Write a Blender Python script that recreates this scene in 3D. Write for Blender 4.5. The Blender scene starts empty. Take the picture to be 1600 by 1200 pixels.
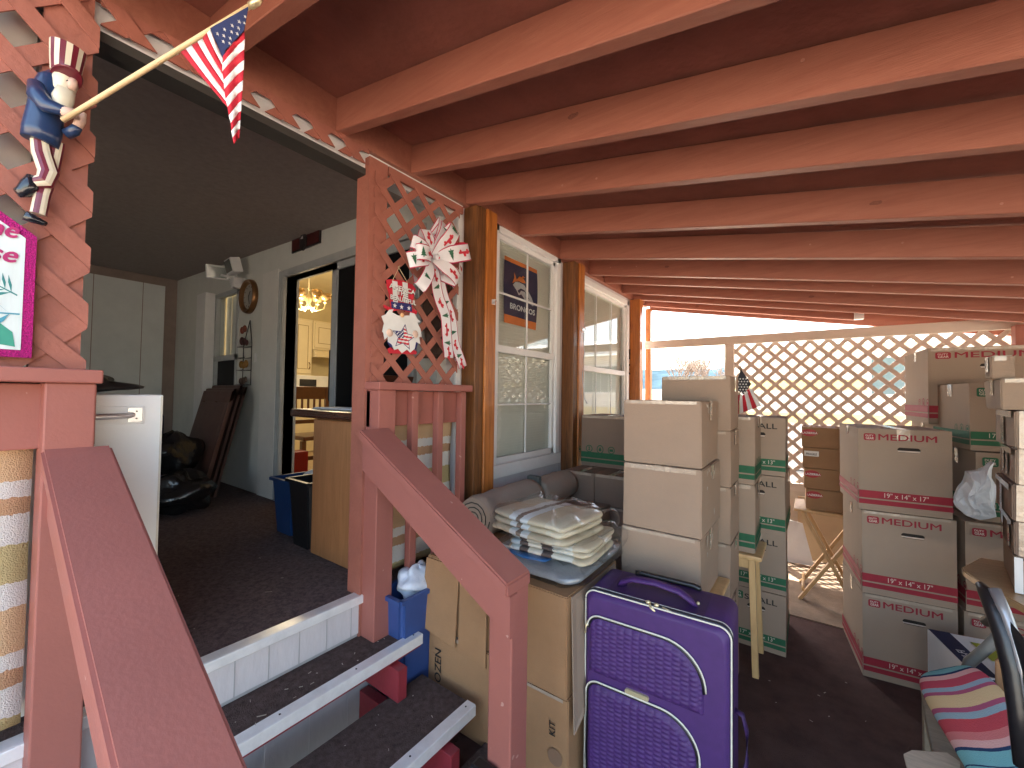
import bpy, bmesh, math, random
from mathutils import Vector as V, Matrix, Euler
import mathutils
R=math.radians; random.seed(7)
S=bpy.context.scene; COL=S.collection
# ------------------------------------------------------------ camera
F=644.0; H=1.44
aY=V((466,24,F)).normalized(); aX=V((890,-5,-F)); aX=(aX-aY*aX.dot(aY)).normalized(); aU=aX.cross(aY)
if aU.y>0: aU=-aU
camd=bpy.data.cameras.new("camera"); cam=bpy.data.objects.new("camera",camd); COL.objects.link(cam); S.camera=cam
camd.sensor_width=36; camd.lens=36*F/1600; camd.clip_start=.02; camd.clip_end=6000
right=V((aX.x,aY.x,aU.x)); down=V((aX.y,aY.y,aU.y)); fwd=V((aX.z,aY.z,aU.z))
m=Matrix((right,-down,-fwd)).transposed().to_4x4(); m.translation=V((0,0,H)); cam.matrix_world=m
C0=V((0,0,H))
def ray(x,y):
    d=V((x-800,y-600,F)); return V((d.dot(aX),d.dot(aY),d.dot(aU)))
def PX(x,y,v): r=ray(x,y); return C0+r*(v/r.x)
def PY(x,y,v): r=ray(x,y); return C0+r*(v/r.y)
def PZ(x,y,v): r=ray(x,y); return C0+r*((v-H)/r.z)
# ------------------------------------------------------------ light
SUN_EL=R(60); SUN_AZ=R(-38)     # direction towards the sun, azimuth from +Y towards +X
w=bpy.data.worlds.new("World"); S.world=w; w.use_nodes=True
nt=w.node_tree; bg=nt.nodes['Background']; sk=nt.nodes.new('ShaderNodeTexSky'); sk.sky_type='NISHITA'; sk.sun_disc=False
sk.sun_elevation=SUN_EL; sk.sun_rotation=SUN_AZ; sk.air_density=1.0; sk.dust_density=2.5; sk.ozone_density=1
wb=nt.nodes.new('ShaderNodeMixRGB'); wb.blend_type='MULTIPLY'; wb.inputs[0].default_value=1; wb.inputs[2].default_value=(1.06,.985,.86,1); nt.links.new(sk.outputs[0],wb.inputs[1]); nt.links.new(wb.outputs[0],bg.inputs[0]); bg.inputs[1].default_value=.15
sd=bpy.data.lights.new("sun",'SUN'); sd.energy=4.2; sd.angle=R(.5); sd.color=(1,.93,.82)
so=bpy.data.objects.new("sun",sd); COL.objects.link(so)
sdir=V((math.sin(SUN_AZ)*math.cos(SUN_EL),math.cos(SUN_AZ)*math.cos(SUN_EL),math.sin(SUN_EL)))
so.rotation_euler=sdir.to_track_quat('Z','Y').to_euler()
S.view_settings.view_transform='Standard'; S.view_settings.look='None'; S.view_settings.exposure=3.22; S.view_settings.gamma=1
S.render.engine='CYCLES'; S.cycles.max_bounces=10; S.cycles.diffuse_bounces=6; S.cycles.use_denoising=True
S.cycles.sample_clamp_indirect=6
# ------------------------------------------------------------ materials
MC={}
def sr(c):
    f=lambda u:(u/12.92 if u<=.04045 else ((u+.055)/1.055)**2.4)
    return tuple(f(u/255) for u in c)
def mat(name,c,rough=.6,var=.12,scale=6,bump=.0,bscale=60,metal=0,spec=.4,coat=0,stretch=(1,1,1),trans=0,alpha=1,spots=0,scol=(.6,.5,.45)):
    if name in MC: return MC[name]
    m=bpy.data.materials.new(name); m.use_nodes=True; n=m.node_tree.nodes; l=m.node_tree.links
    b=n['Principled BSDF']; b.inputs['Roughness'].default_value=rough; b.inputs['Metallic'].default_value=metal
    b.inputs['Specular IOR Level'].default_value=spec; b.inputs['Coat Weight'].default_value=coat
    b.inputs['Transmission Weight'].default_value=trans; b.inputs['Alpha'].default_value=alpha
    tc=n.new('ShaderNodeTexCoord'); mp=n.new('ShaderNodeMapping'); mp.inputs['Scale'].default_value=stretch
    l.new(tc.outputs['Object'],mp.inputs[0])
    no=n.new('ShaderNodeTexNoise'); no.inputs['Scale'].default_value=scale; no.inputs['Detail'].default_value=6; no.inputs['Roughness'].default_value=.65
    l.new(mp.outputs[0],no.inputs['Vector'])
    rp=n.new('ShaderNodeValToRGB'); rp.color_ramp.elements[0].position=.3; rp.color_ramp.elements[1].position=.7
    rp.color_ramp.elements[0].color=(*[max(0,u*(1-var)) for u in c],1); rp.color_ramp.elements[1].color=(*[min(1,u*(1+var)) for u in c],1)
    l.new(no.outputs['Fac'],rp.inputs[0]); out=rp.outputs[0]
    if spots:
        n3=n.new('ShaderNodeTexNoise'); n3.inputs['Scale'].default_value=spots; n3.inputs['Detail'].default_value=2
        l.new(mp.outputs[0],n3.inputs['Vector']); r3=n.new('ShaderNodeValToRGB'); r3.color_ramp.elements[0].position=.755; r3.color_ramp.elements[1].position=.77
        l.new(n3.outputs['Fac'],r3.inputs[0]); mx=n.new('ShaderNodeMixRGB'); mx.inputs[2].default_value=(*scol,1)
        l.new(r3.outputs[0],mx.inputs[0]); l.new(out,mx.inputs[1]); out=mx.outputs[0]
    l.new(out,b.inputs['Base Color'])
    if bump:
        n2=n.new('ShaderNodeTexNoise'); n2.inputs['Scale'].default_value=bscale; n2.inputs['Detail'].default_value=4
        l.new(mp.outputs[0],n2.inputs['Vector']); bp=n.new('ShaderNodeBump'); bp.inputs['Strength'].default_value=bump; bp.inputs['Distance'].default_value=.01
        l.new(n2.outputs['Fac'],bp.inputs['Height']); l.new(bp.outputs[0],b.inputs['Normal'])
    MC[name]=m; return m
def wood(name,c1,c2,stretch=(1,1,.12),rough=.45,scale=18,coat=.1,knots=False):
    m=mat(name,c1,rough,0,4,.15,90,coat=coat,stretch=stretch); n=m.node_tree.nodes; l=m.node_tree.links; b=n['Principled BSDF']
    mp=[x for x in n if x.type=='MAPPING'][0]
    no=n.new('ShaderNodeTexNoise'); no.inputs['Scale'].default_value=scale; no.inputs['Detail'].default_value=8; no.inputs['Distortion'].default_value=1.5; no.inputs['Roughness'].default_value=.7
    l.new(mp.outputs[0],no.inputs['Vector']); rp=n.new('ShaderNodeValToRGB')
    rp.color_ramp.elements[0].position=.35; rp.color_ramp.elements[1].position=.65
    rp.color_ramp.elements[0].color=(*c2,1); rp.color_ramp.elements[1].color=(*c1,1)
    l.new(no.outputs['Fac'],rp.inputs[0]); l.new(rp.outputs[0],b.inputs['Base Color']); return m
def stripes(name,bands,axis='Z',period=.3,rough=.9,off=0,bump=.6,amp=.016,curve=0):
    m=mat(name,(.5,.5,.5),rough,0,4,bump,350,spec=.1); n=m.node_tree.nodes; l=m.node_tree.links; b=n['Principled BSDF']
    tc=[x for x in n if x.type=='TEX_COORD'][0]; sp=n.new('ShaderNodeSeparateXYZ'); l.new(tc.outputs['Object'],sp.inputs[0])
    nz=n.new('ShaderNodeTexNoise'); nz.inputs['Scale'].default_value=90; l.new(tc.outputs['Object'],nz.inputs['Vector'])
    ma=n.new('ShaderNodeMath'); ma.operation='MULTIPLY_ADD'; ma.inputs[1].default_value=amp; l.new(nz.outputs['Fac'],ma.inputs[0]); l.new(sp.outputs[axis],ma.inputs[2])
    if curve:
        m2=n.new('ShaderNodeMath'); m2.operation='MULTIPLY'; l.new(sp.outputs['Y'],m2.inputs[0]); l.new(sp.outputs['Y'],m2.inputs[1]); m3=n.new('ShaderNodeMath'); m3.operation='MULTIPLY_ADD'; m3.inputs[1].default_value=curve; l.new(m2.outputs[0],m3.inputs[0]); l.new(sp.outputs[axis],m3.inputs[2]); l.new(m3.outputs[0],ma.inputs[2])
    d=n.new('ShaderNodeMath'); d.operation='MULTIPLY_ADD'; d.inputs[1].default_value=1/period; d.inputs[2].default_value=off+100; l.new(ma.outputs[0],d.inputs[0])
    fr=n.new('ShaderNodeMath'); fr.operation='FRACT'; l.new(d.outputs[0],fr.inputs[0])
    rp=n.new('ShaderNodeValToRGB'); cr=rp.color_ramp; cr.interpolation='CONSTANT'
    cr.elements[0].position=0; cr.elements[0].color=(*bands[0][1],1); cr.elements[1].position=bands[1][0]; cr.elements[1].color=(*bands[1][1],1)
    for p,c in bands[2:]:
        e=cr.elements.new(p); e.color=(*c,1)
    l.new(fr.outputs[0],rp.inputs[0]); l.new(rp.outputs[0],b.inputs['Base Color']); return m
PAINT=mat('terracotta_paint',(.33,.118,.084),.6,.10,9,.2,70,stretch=(1,1,1))
RAILP=mat('terracotta_rail_paint',(.33,.116,.092),.55,.06,4,.08,110,spots=26,scol=(.48,.27,.22))
BEAMP=wood('terracotta_beam_paint',(.34,.130,.086),(.285,.10,.066),(.35,4,4),.55,6,0)
ROOFP=mat('brown_roof_paint',(.27,.100,.072),.75,.16,5,.3,40)
REDP=mat('dark_red_paint',(.25,.03,.04),.45,.12,8,.1,60)
WHITE=mat('white_paint',(.72,.72,.72),.5,.05,6,.08,50)
WHITEC=mat('white_cabinet_paint',(.87,.89,.87),.35,.04,3,.05,40)
SIDING=mat('pale_siding',(.60,.57,.58),.6,.07,7,.25,45,stretch=(1,1,.3))
GSID=mat('grey_siding',(.40,.39,.39),.65,.08,5,.2,45,stretch=(1,1,.3))
PORCHW=mat('porch_wall_paint',(.62,.63,.60),.75,.06,4,.1,40)
PORCHB=mat('porch_end_wall_paint',(.66,.70,.70),.7,.06,4,.1,40)
CEILD=mat('dark_porch_ceiling_paint',(.32,.27,.25),.8,.12,30,.15,120)
TRIMB=mat('brown_trim_paint',(.27,.21,.185),.7,.1,8,.1,60)
CARPET=mat('dark_brown_carpet',(.17,.125,.12),.95,.42,60,1.0,260,spec=.1)
CARPT=mat('tread_carpet',(.115,.080,.072),.95,.35,45,1.0,300,spec=.1)
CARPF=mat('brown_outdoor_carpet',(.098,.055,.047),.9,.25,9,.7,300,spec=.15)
ALU=mat('aluminium',(.84,.84,.83),.35,.08,20,.08,80,metal=.25,spec=.5)
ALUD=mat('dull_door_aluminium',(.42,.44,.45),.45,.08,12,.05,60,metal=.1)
POST=wood('orange_stained_wood',(.50,.17,.035),(.24,.070,.012),(3,3,.22),.38,9,.25)
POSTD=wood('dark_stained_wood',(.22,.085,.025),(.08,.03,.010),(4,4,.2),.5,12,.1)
OAK=wood('oak_veneer',(.46,.222,.098),(.37,.17,.072),(4,4,.35),.4,7,.15)
DARKW=wood('dark_walnut_wood',(.10,.035,.020),(.045,.016,.010),(.3,3,3),.25,9,.4)
PINE=wood('pale_pine_wood',(.66,.43,.20),(.55,.34,.15),(3,3,.5),.4,5,.15)
CBT=mat('kraft_card_tan',(.32,.228,.165),.8,.06,3,.12,160,spec=.25)
CBG=mat('kraft_card_grey',(.31,.228,.168),.8,.05,3,.12,160,spec=.25)
CBD=mat('kraft_card_brown',(.34,.192,.098),.8,.10,4,.15,120,spec=.25)
CBM=mat('kraft_card_dark',(.23,.16,.12),.8,.06,4,.12,140,spec=.3)
INKR=mat('red_print',(.28,.016,.03),.7,.1,30); INKG=mat('green_print',(.018,.105,.048),.7,.1,30); INKK=mat('black_print',(.02,.018,.016),.7,.05,20)
TAPE=mat('clear_tape',(.42,.33,.25),.16,.1,30,.5,45,spec=.7,coat=.7)
HOLE=mat('handhole_dark',(.03,.022,.018),.9)
CREAM=mat('cream_print',(.60,.50,.42),.7)
BLACK=mat('black_plastic',(.012,.012,.014),.35,.2,20,.1,40,spec=.6)
BAGK=mat('black_bag_plastic',(.010,.010,.012),.22,.2,12,.8,22,spec=.8)
BLUE=mat('blue_bin_plastic',(.035,.075,.235),.38,.08,10,.05,60)
DBLUE=mat('dark_blue_bin_plastic',(.012,.05,.17),.4,.08,10,.05,60)
NAVY=mat('navy_cloth',(.012,.016,.055),.7,.2,12,.2,200)
PURP=mat('purple_nylon',(.058,.019,.125),.5,.12,30,.25,700,spec=.5)
PURPD=mat('dark_purple_nylon',(.042,.016,.085),.5,.12,30,.25,700,spec=.4)
PIPING=mat('cream_piping',(.70,.68,.58),.35,.05,20)
GOLD=mat('brass_metal',(.78,.68,.42),.28,.1,30,metal=.6)
BRONZE=mat('bronze_metal',(.24,.12,.05),.35,.2,10,metal=.7)
CHROME=mat('chrome_metal',(.75,.75,.75),.25,.03,10,metal=.6)
RED=mat('flag_red_cloth',(.50,.016,.035),.75,.08,20,.2,300); WCL=mat('white_cloth',(.80,.80,.80),.75,.04,20,.2,300)
FBLUE=mat('flag_blue_cloth',(.018,.028,.10),.75,.1,20,.2,300)
GLASS=None
def glass(name,tint=(.9,.95,.95),rough=.0,refl=.12,dark=0):
    m=bpy.data.materials.new(name); m.use_nodes=True; n=m.node_tree.nodes; l=m.node_tree.links; n.clear()
    o=n.new('ShaderNodeOutputMaterial'); t=n.new('ShaderNodeBsdfTransparent'); t.inputs[0].default_value=(*tint,1)
    g=n.new('ShaderNodeBsdfGlossy'); g.inputs[1].default_value=rough; lw=n.new('ShaderNodeLayerWeight'); lw.inputs[0].default_value=.5; fr=n.new('ShaderNodeMath'); fr.operation='POWER'; fr.inputs[1].default_value=3.5; l.new(lw.outputs['Facing'],fr.inputs[0])
    ad=n.new('ShaderNodeMath'); ad.operation='MULTIPLY_ADD'; ad.inputs[1].default_value=.6; ad.inputs[2].default_value=refl*.5; ad.use_clamp=True; l.new(fr.outputs[0],ad.inputs[0])
    mx=n.new('ShaderNodeMixShader'); l.new(ad.outputs[0],mx.inputs[0]); l.new(t.outputs[0],mx.inputs[1]); l.new(g.outputs[0],mx.inputs[2]); l.new(mx.outputs[0],o.inputs[0])
    return m
GLASS=glass('window_glass'); GLASS2=glass('reflective_window_glass',refl=.22)
FILM=glass('clear_plastic_film',(.96,.97,.98),.22,.04)
FILMG=glass('grey_plastic_film',(.80,.82,.84),.2,.12)
# ------------------------------------------------------------ mesh builder
class MB:
    def __init__(s): s.b=bmesh.new(); s.mats=[]
    def mi(s,m):
        if m not in s.mats: s.mats.append(m)
        return s.mats.index(m)
    def box(s,x0,x1,y0,y1,z0,z1,m=None,bev=0,M=None):
        vs=[s.b.verts.new((x,y,z)) for x in (x0,x1) for y in (y0,y1) for z in (z0,z1)]
        fs=[s.b.faces.new([vs[i] for i in q]) for q in ((0,1,3,2),(4,6,7,5),(0,4,5,1),(2,3,7,6),(0,2,6,4),(1,5,7,3))]
        i=s.mi(m) if m else 0
        for f in fs: f.material_index=i
        if bev:
            es=list({e for f in fs for e in f.edges})
            r=bmesh.ops.bevel(s.b,geom=es,offset=bev,segments=2,affect='EDGES',profile=.5)
            for f in r['faces']: f.material_index=i
            vs=list({v for f in r['faces'] for v in f.verts}|{v for v in vs if v.is_valid})
        if M:
            bmesh.ops.transform(s.b,matrix=M,verts=[v for v in vs if v.is_valid])
        return s
    def bar(s,p,q,w,h,m=None,up=(0,0,1),bev=0):     # rectangular bar from p to q
        p=V(p);q=V(q); d=q-p; L=d.length; z=d.normalized(); u=V(up); x=u.cross(z)
        if x.length<1e-4: x=V((1,0,0)).cross(z)
        x.normalize(); y=z.cross(x); M=Matrix((x,y,z)).transposed().to_4x4(); M.translation=p
        return s.box(-w/2,w/2,-h/2,h/2,0,L,m,bev,M)
    def tube(s,pts,r,m=None,n=8,closed=False,flat=1):
        pts=[V(p) for p in pts]; rings=[]; N=len(pts); up=V((0,0,1)); i=s.mi(m) if m else 0
        for k,p in enumerate(pts):
            if closed: t=(pts[(k+1)%N]-pts[k-1])
            else: t=pts[min(k+1,N-1)]-pts[max(k-1,0)]
            t.normalize(); a=t.cross(up)
            if a.length<1e-3: a=t.cross(V((1,0,0)))
            a.normalize(); c=t.cross(a); rr=r[k] if isinstance(r,(list,tuple)) else r
            rings.append([s.b.verts.new(p+a*math.cos(j*2*math.pi/n)*rr+c*math.sin(j*2*math.pi/n)*rr*flat) for j in range(n)])
        for k in range(N if closed else N-1):
            A=rings[k];B=rings[(k+1)%N]
            for j in range(n):
                f=s.b.faces.new((A[j],A[(j+1)%n],B[(j+1)%n],B[j])); f.material_index=i; f.smooth=True
        if not closed:
            for g in (rings[0][::-1],rings[-1]): 
                f=s.b.faces.new(g); f.material_index=i
        return s
    def poly(s,pts,m=None,thick=None):   # polygon, optional extrusion vector
        i=s.mi(m) if m else 0
        vs=[s.b.verts.new(p) for p in pts]; f=s.b.faces.new(vs); f.material_index=i
        if thick is not None:
            t=V(thick); v2=[s.b.verts.new(V(p)+t) for p in pts]; f=s.b.faces.new(v2[::-1]); f.material_index=i
            n=len(vs)
            for k in range(n):
                f=s.b.faces.new((vs[k],v2[k],v2[(k+1)%n],vs[(k+1)%n])); f.material_index=i
        return s
    def grid(s,fn,nu,nv,m=None,smooth=True,mf=None):
        i=s.mi(m) if m else 0
        g=[[s.b.verts.new(fn(a/nu,b/nv)) for b in range(nv+1)] for a in range(nu+1)]
        for a in range(nu):
            for b in range(nv):
                f=s.b.faces.new((g[a][b],g[a+1][b],g[a+1][b+1],g[a][b+1])); f.smooth=smooth
                f.material_index=s.mi(mf(a/nu,b/nv)) if mf else i
        return s
    def lathe(s,prof,c,m=None,n=20,axis='Z',smooth=True):
        i=s.mi(m) if m else 0; c=V(c); rings=[]
        for r,h in prof:
            ring=[]
            for j in range(n):
                a=j*2*math.pi/n; x,y=r*math.cos(a),r*math.sin(a)
                p={'Z':(x,y,h),'X':(h,x,y),'Y':(x,h,y)}[axis]; ring.append(s.b.verts.new(c+V(p)))
            rings.append(ring)
        for A,B in zip(rings,rings[1:]):
            for j in range(n):
                f=s.b.faces.new((A[j],A[(j+1)%n],B[(j+1)%n],B[j])); f.material_index=i; f.smooth=smooth
        for g in (rings[0],rings[-1]):
            try: f=s.b.faces.new(g); f.material_index=i
            except Exception: pass
        return s
    def ball(s,c,r,m=None,sc=(1,1,1),seg=14):
        i=s.mi(m) if m else 0
        M=Matrix.Translation(V(c))@Matrix.Diagonal((*sc,1)); r_=bmesh.ops.create_uvsphere(s.b,u_segments=seg,v_segments=seg//2+2,radius=r,matrix=M)
        for v in r_['verts']:
            for f in v.link_faces: f.material_index=i; f.smooth=True
        return s
    def build(s,name,m=None,parent=None,world=False):
        bmesh.ops.recalc_face_normals(s.b,faces=s.b.faces)
        if world and parent is not None:
            o=V(parent['_o']) if '_o' in parent else V((0,0,0)); bmesh.ops.translate(s.b,verts=s.b.verts,vec=-o)
        me=bpy.data.meshes.new(name); s.b.to_mesh(me); s.b.free()
        if m and not s.mats: me.materials.append(m)
        for k in s.mats: me.materials.append(k)
        ob=bpy.data.objects.new(name,me); COL.objects.link(ob)
        if parent is not None:
            ob.parent=parent
            if '_o' in parent: ob['_o']=parent['_o']
        return ob
def tag(o,label=None,cat=None,group=None,kind=None):
    if label:o['label']=label
    if cat:o['category']=cat
    if group:o['group']=group
    if kind:o['kind']=kind
    return o
def thing(name,label,cat,loc=(0,0,0),rz=0,group=None,kind=None):
    o=bpy.data.objects.new(name,None); COL.objects.link(o); o.location=loc; o.rotation_euler=(0,0,rz); o.empty_display_size=.1
    o['_o']=tuple(loc); return tag(o,label,cat,group,kind)
FN=None
FR={'front':((1,0,0),(0,0,1),(0,-1,0)),'right':((0,1,0),(0,0,1),(1,0,0)),'left':((0,-1,0),(0,0,1),(-1,0,0)),'top':((1,0,0),(0,1,0),(0,0,1))}
def frame(face,p):
    x,y,z=[V(a) for a in FR[face]] if isinstance(face,str) else face
    M=Matrix((x,y,z)).transposed().to_4x4(); M.translation=V(p); return M
def textmesh(s,size,face,p,m,width=None,bold=.02,shear=0,align='LEFT',extr=0):
    cu=bpy.data.curves.new('t','FONT'); cu.body=s; cu.size=size; cu.shear=shear; cu.align_x=align; cu.resolution_u=3; cu.extrude=extr
    ob=bpy.data.objects.new('t',cu); COL.objects.link(ob); bpy.context.view_layer.update()
    me=bpy.data.meshes.new_from_object(ob); bpy.data.objects.remove(ob)
    if width:
        xs=[v.co.x for v in me.vertices]; wd=max(xs)-min(xs); sc=width/wd
        for v in me.vertices: v.co.x*=sc
    if bold>0 and not extr:
        b_=bmesh.new(); o_=bold*size*.9
        for k,(dx,dy) in enumerate(((-o_,0),(o_,0),(0,o_*.8),(0,-o_*.8))):
            m2=me.copy()
            for v in m2.vertices: v.co+=V((dx,dy,.00012*k))
            b_.from_mesh(m2); bpy.data.meshes.remove(m2)
        b_.to_mesh(me); b_.free()
    me.transform(frame(face,p)); return me
def text(name,s,size,face,p,m,parent=None,**k):
    me=textmesh(s,size,face,p,m,**k); me.name=name; me.materials.append(m); ob=bpy.data.objects.new(name,me); COL.objects.link(ob)
    if parent is not None:
        ob.parent=parent
        if k.get('_w'): pass
        if '_o' in parent: ob['_o']=parent['_o']
    return ob
def addtext(mb,s,size,face,p,m,off=(0,0,0),**k):
    me=textmesh(s,size,face,p,m,**k); n0=len(mb.b.faces); mb.b.from_mesh(me); mb.b.faces.ensure_lookup_table(); i=mb.mi(m)
    for f in mb.b.faces[n0:]: f.material_index=i
    bpy.data.meshes.remove(me); return mb
def star(c,r,x,y,rot=0):
    c=V(c);x=V(x);y=V(y); return [c+x*(math.sin(rot+k*math.pi/5)*(r if k%2==0 else r*.42))+y*(math.cos(rot+k*math.pi/5)*(r if k%2==0 else r*.42)) for k in range(10)]
# ============================================================ STRUCTURE
WX=-1.6
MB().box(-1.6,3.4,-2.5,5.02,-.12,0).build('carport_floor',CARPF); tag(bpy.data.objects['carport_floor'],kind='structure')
GRND=mat('dry_gravel_ground',(.40,.34,.27),.95,.25,1.5,.4,30)
g=MB(); g.poly([(-3000,-3000,-.125),(3000,-3000,-.125),(3000,3000,-.125),(-3000,3000,-.125)]); tag(g.build('ground',GRND),kind='structure')
g=MB().box(-6.2,-1.60,-2.2,1.66,.40,.557); tag(g.build('porch_deck_floor',CARPET),kind='structure')
# floor strip by the fence, incoming daylight painted in as paler tan
LITFLOOR=mat('lit_floor_tan',(.20,.145,.10),.9,.25,7,.4,120)
g=MB().box(-1.55,1.9,3.36,4.95,.0,.006); tag(g.build('lit_floor_strip',LITFLOOR),kind='structure')
# hills
def hills(name,dist,base,amp,seed,m,x0=-900,x1=1600,n=120):
    random.seed(seed); g=MB(); ph=[random.uniform(0,6) for _ in range(6)]
    def h(t): return base+amp*sum(math.sin(t*(k+1)*2.3+ph[k])/(k+1.2) for k in range(6))
    def fn(u,v):
        x=x0+(x1-x0)*u; e=math.sin(v*math.pi/2); return V((x,dist+v*260,-.3+max(2,h(u*6))*e+random.uniform(-1,1)*1.5*e))
    g.grid(fn,n,10); tag(g.build(name,m),kind='structure')
HILL=mat('hazy_forest_hill',(.040,.066,.085),1,.4,.02,0,spec=0)  # forest hill colour with the distance haze mixed in as blue
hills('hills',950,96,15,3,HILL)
# ---------------------------------------------------------------- carport roof
roof=thing('carport_roof','terracotta painted carport roof with exposed rafters along the house','roof',(-1.6,0,2.53))
SL=-.182
by=[.03,.48,.929,1.327,1.729,2.267,2.833,3.357,3.697,4.163,4.513,4.90]
g=MB().box(-1.64,-1.60,-.3,5.0,2.53,2.69,bev=.003); g.build('ledger_board',BEAMP,roof,True)
for k,y in enumerate(by):
    xe=.33 if k==11 else 3.2
    g=MB(); dz=SL*(xe+1.6)
    jt=random.uniform(-.004,.004)
    P=[(-1.598,2.53+jt),(xe,2.53+dz+jt),(xe,2.672+dz),(-1.598,2.672)]
    g.poly([(a,y,b) for a,b in P],BEAMP,thick=(0,.046,0))
    es=[e for e in g.b.edges]; bmesh.ops.bevel(g.b,geom=es,offset=.003,segments=1,affect='EDGES')
    for q in range(4):
        x=random.uniform(-1.4,min(xe,2.2)); zc=2.53+SL*(x+1.6)+random.uniform(.03,.11); a_=random.uniform(.006,.014); kn=[(x+a_*1.8*math.cos(b*math.pi/5),y-.0012,zc+a_*math.sin(b*math.pi/5)*random.uniform(.6,1)) for b in range(10)]
        g.poly(kn,mat('painted_knot',(.21,.075,.05),.5,.2,90,.5,200)) if q<1 else g.lathe([(.005,-.0022),(.005,0)],(x,y,zc),mat('painted_nail',(.42,.19,.14),.4),8,'Y')
    g.build('rafter',None,roof,True)
dz=SL*5
g=MB(); g.poly([(-1.75,-.15,2.70),(3.4,-.15,2.70+SL*5),(3.4,5.08,2.70+SL*5),(-1.75,5.08,2.70)],thick=(0,0,.03)); g.build('roof_deck',ROOFP,roof,True)
g=MB(); P=[(-1.58,2.50),(3.2,2.50+SL*4.78),(3.2,2.66+SL*4.78),(-1.58,2.66)]; g.poly([(a,5.02,b) for a,b in P],thick=(0,.04,0)); g.build('end_fascia_board',BEAMP,roof,True)
g=MB(); g.box(.33,.40,4.88,4.95,2.18,2.31,bev=.004); g.build('joist_bracket',WHITE,roof,True)
g=MB(); g.box(3.2,3.26,-.15,5.08,1.60,1.82); g.build('eave_beam',BEAMP,roof,True)
# ---------------------------------------------------------------- house
house=thing('house','white mobile home with recessed porch, sliding door and gridded windows','house',(-1.7,0,0))
HX=-1.64  # face of siding
def wallY(mb,x0,x1,y0,y1,z0,z1,holes,m):   # wall slab in plane X, with rectangular holes (y0,y1,z0,z1)
    ys=sorted({y0,y1,*[h[0] for h in holes],*[h[1] for h in holes]}); zs=sorted({z0,z1,*[h[2] for h in holes],*[h[3] for h in holes]})
    for a,b in zip(ys,ys[1:]):
        for c,d in zip(zs,zs[1:]):
            if any(h[0]-1e-6<=a and b<=h[1]+1e-6 and h[2]-1e-6<=c and d<=h[3]+1e-6 for h in holes): continue
            mb.box(x0,x1,a,b,c,d,m)
    bmesh.ops.remove_doubles(mb.b,verts=mb.b.verts,dist=1e-5)
def wallX(mb,y0,y1,x0,x1,z0,z1,holes,m):
    xs=sorted({x0,x1,*[h[0] for h in holes],*[h[1] for h in holes]}); zs=sorted({z0,z1,*[h[2] for h in holes],*[h[3] for h in holes]})
    for a,b in zip(xs,xs[1:]):
        for c,d in zip(zs,zs[1:]):
            if any(h[0]-1e-6<=a and b<=h[1]+1e-6 and h[2]-1e-6<=c and d<=h[3]+1e-6 for h in holes): continue
            mb.box(a,b,y0,y1,c,d,m)
W1=(2.07,2.82,1.0,2.49); W2=(3.26,4.36,.95,2.44)
g=MB(); wallY(g,-1.70,HX,1.70,4.75,-.1,2.70,[W1,W2],SIDING)
for k in range(16):
    y=1.72+k*.2
    if not (W1[0]-.1<y<W1[1]+.1) and not (W2[0]-.1<y<W2[1]+.1): g.box(HX,HX+.0015,y,y+.006,0,2.5,GSID)
g.build('front_wall',None,house,True)
g=MB(); g.box(HX,-1.622,1.70,1.735,.2,2.53,bev=.003); g.build('corner_trim',WHITE,house,True)
g=MB(); g.box(-3.6,-1.70,4.70,4.75,-.1,2.70); g.build('end_wall',SIDING,house,True)
# siding skirt under the porch
g=MB(); g.box(-1.66,-1.60,-2.2,1.69,-.1,.397)
for k in range(14): g.box(-1.60,-1.5985,-.6+k*.165,-.592+k*.165,0,.39,GSID)
g.build('porch_skirt',SIDING,house,True)
g=MB(); g.box(-1.60,-1.592,-2.2,1.69,.40,.545,SIDING)
for k in range(20): g.box(-1.592,-1.5905,-.6+k*.11,-.596+k*.11,.40,.53,GSID)
g.build('threshold_fascia',None,house,True)
g=MB(); g.box(-1.63,-1.585,-2.2,1.12,.557,.563); g.box(-1.592,-1.578,-2.2,1.12,.528,.5625,bev=.003); g.build('threshold_strip',ALU,house,True)
# header over porch, white with drip edge
g=MB(); g.box(-1.70,-1.622,-2.2,1.70,2.452,2.70,WHITE); g.box(-1.70,-1.617,-2.2,1.15,2.422,2.451,mat('grey_drip_edge',(.05,.048,.045),.5,.05)); g.build('porch_header',None,house,True)
# porch ceiling
g=MB(); g.poly([(-1.66,-2.2,2.60),(-1.66,1.66,2.60),(-6.2,1.66,2.76),(-6.2,-2.2,2.76)],thick=(0,0,.03)); g.build('porch_ceiling',CEILD,house,True)
g=MB(); g.box(-6.2,-6.15,-2.2,1.619,.40,2.78,TRIMB); g.box(-6.148,-6.13,-2.0,1.50,.557,2.66,PORCHB)
for k in range(9): g.box(-6.13,-6.1285,-1.9+k*.4,-1.894+k*.4,.557,2.66,TRIMB)
g.build('porch_end_wall',None,house,True)
g=MB(); g.box(-6.2,-1.66,-2.25,-2.2,.3,2.75); g.build('porch_side_wall',PORCHW,house,True)
DY=1.62
D=(-3.45,-1.86,.60,2.37); PW=(-4.92,-4.36,1.15,2.42)
g=MB(); wallX(g,DY,DY+.08,-6.2,-1.70,.40,2.78,[D,PW],PORCHW); g.build('door_wall',None,house,True)
g=MB(); g.box(-3.84,-3.56,DY-.02,DY-.001,.56,2.46,bev=.003); g.build('door_side_trim',mat('grey_trim',(.68,.67,.64),.6,.05),house,True)
g=MB(); g.box(-5.18,-4.945,DY-.09,DY-.001,1.0,2.44,bev=.004); g.build('porch_window_post',WHITE,house,True)
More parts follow.
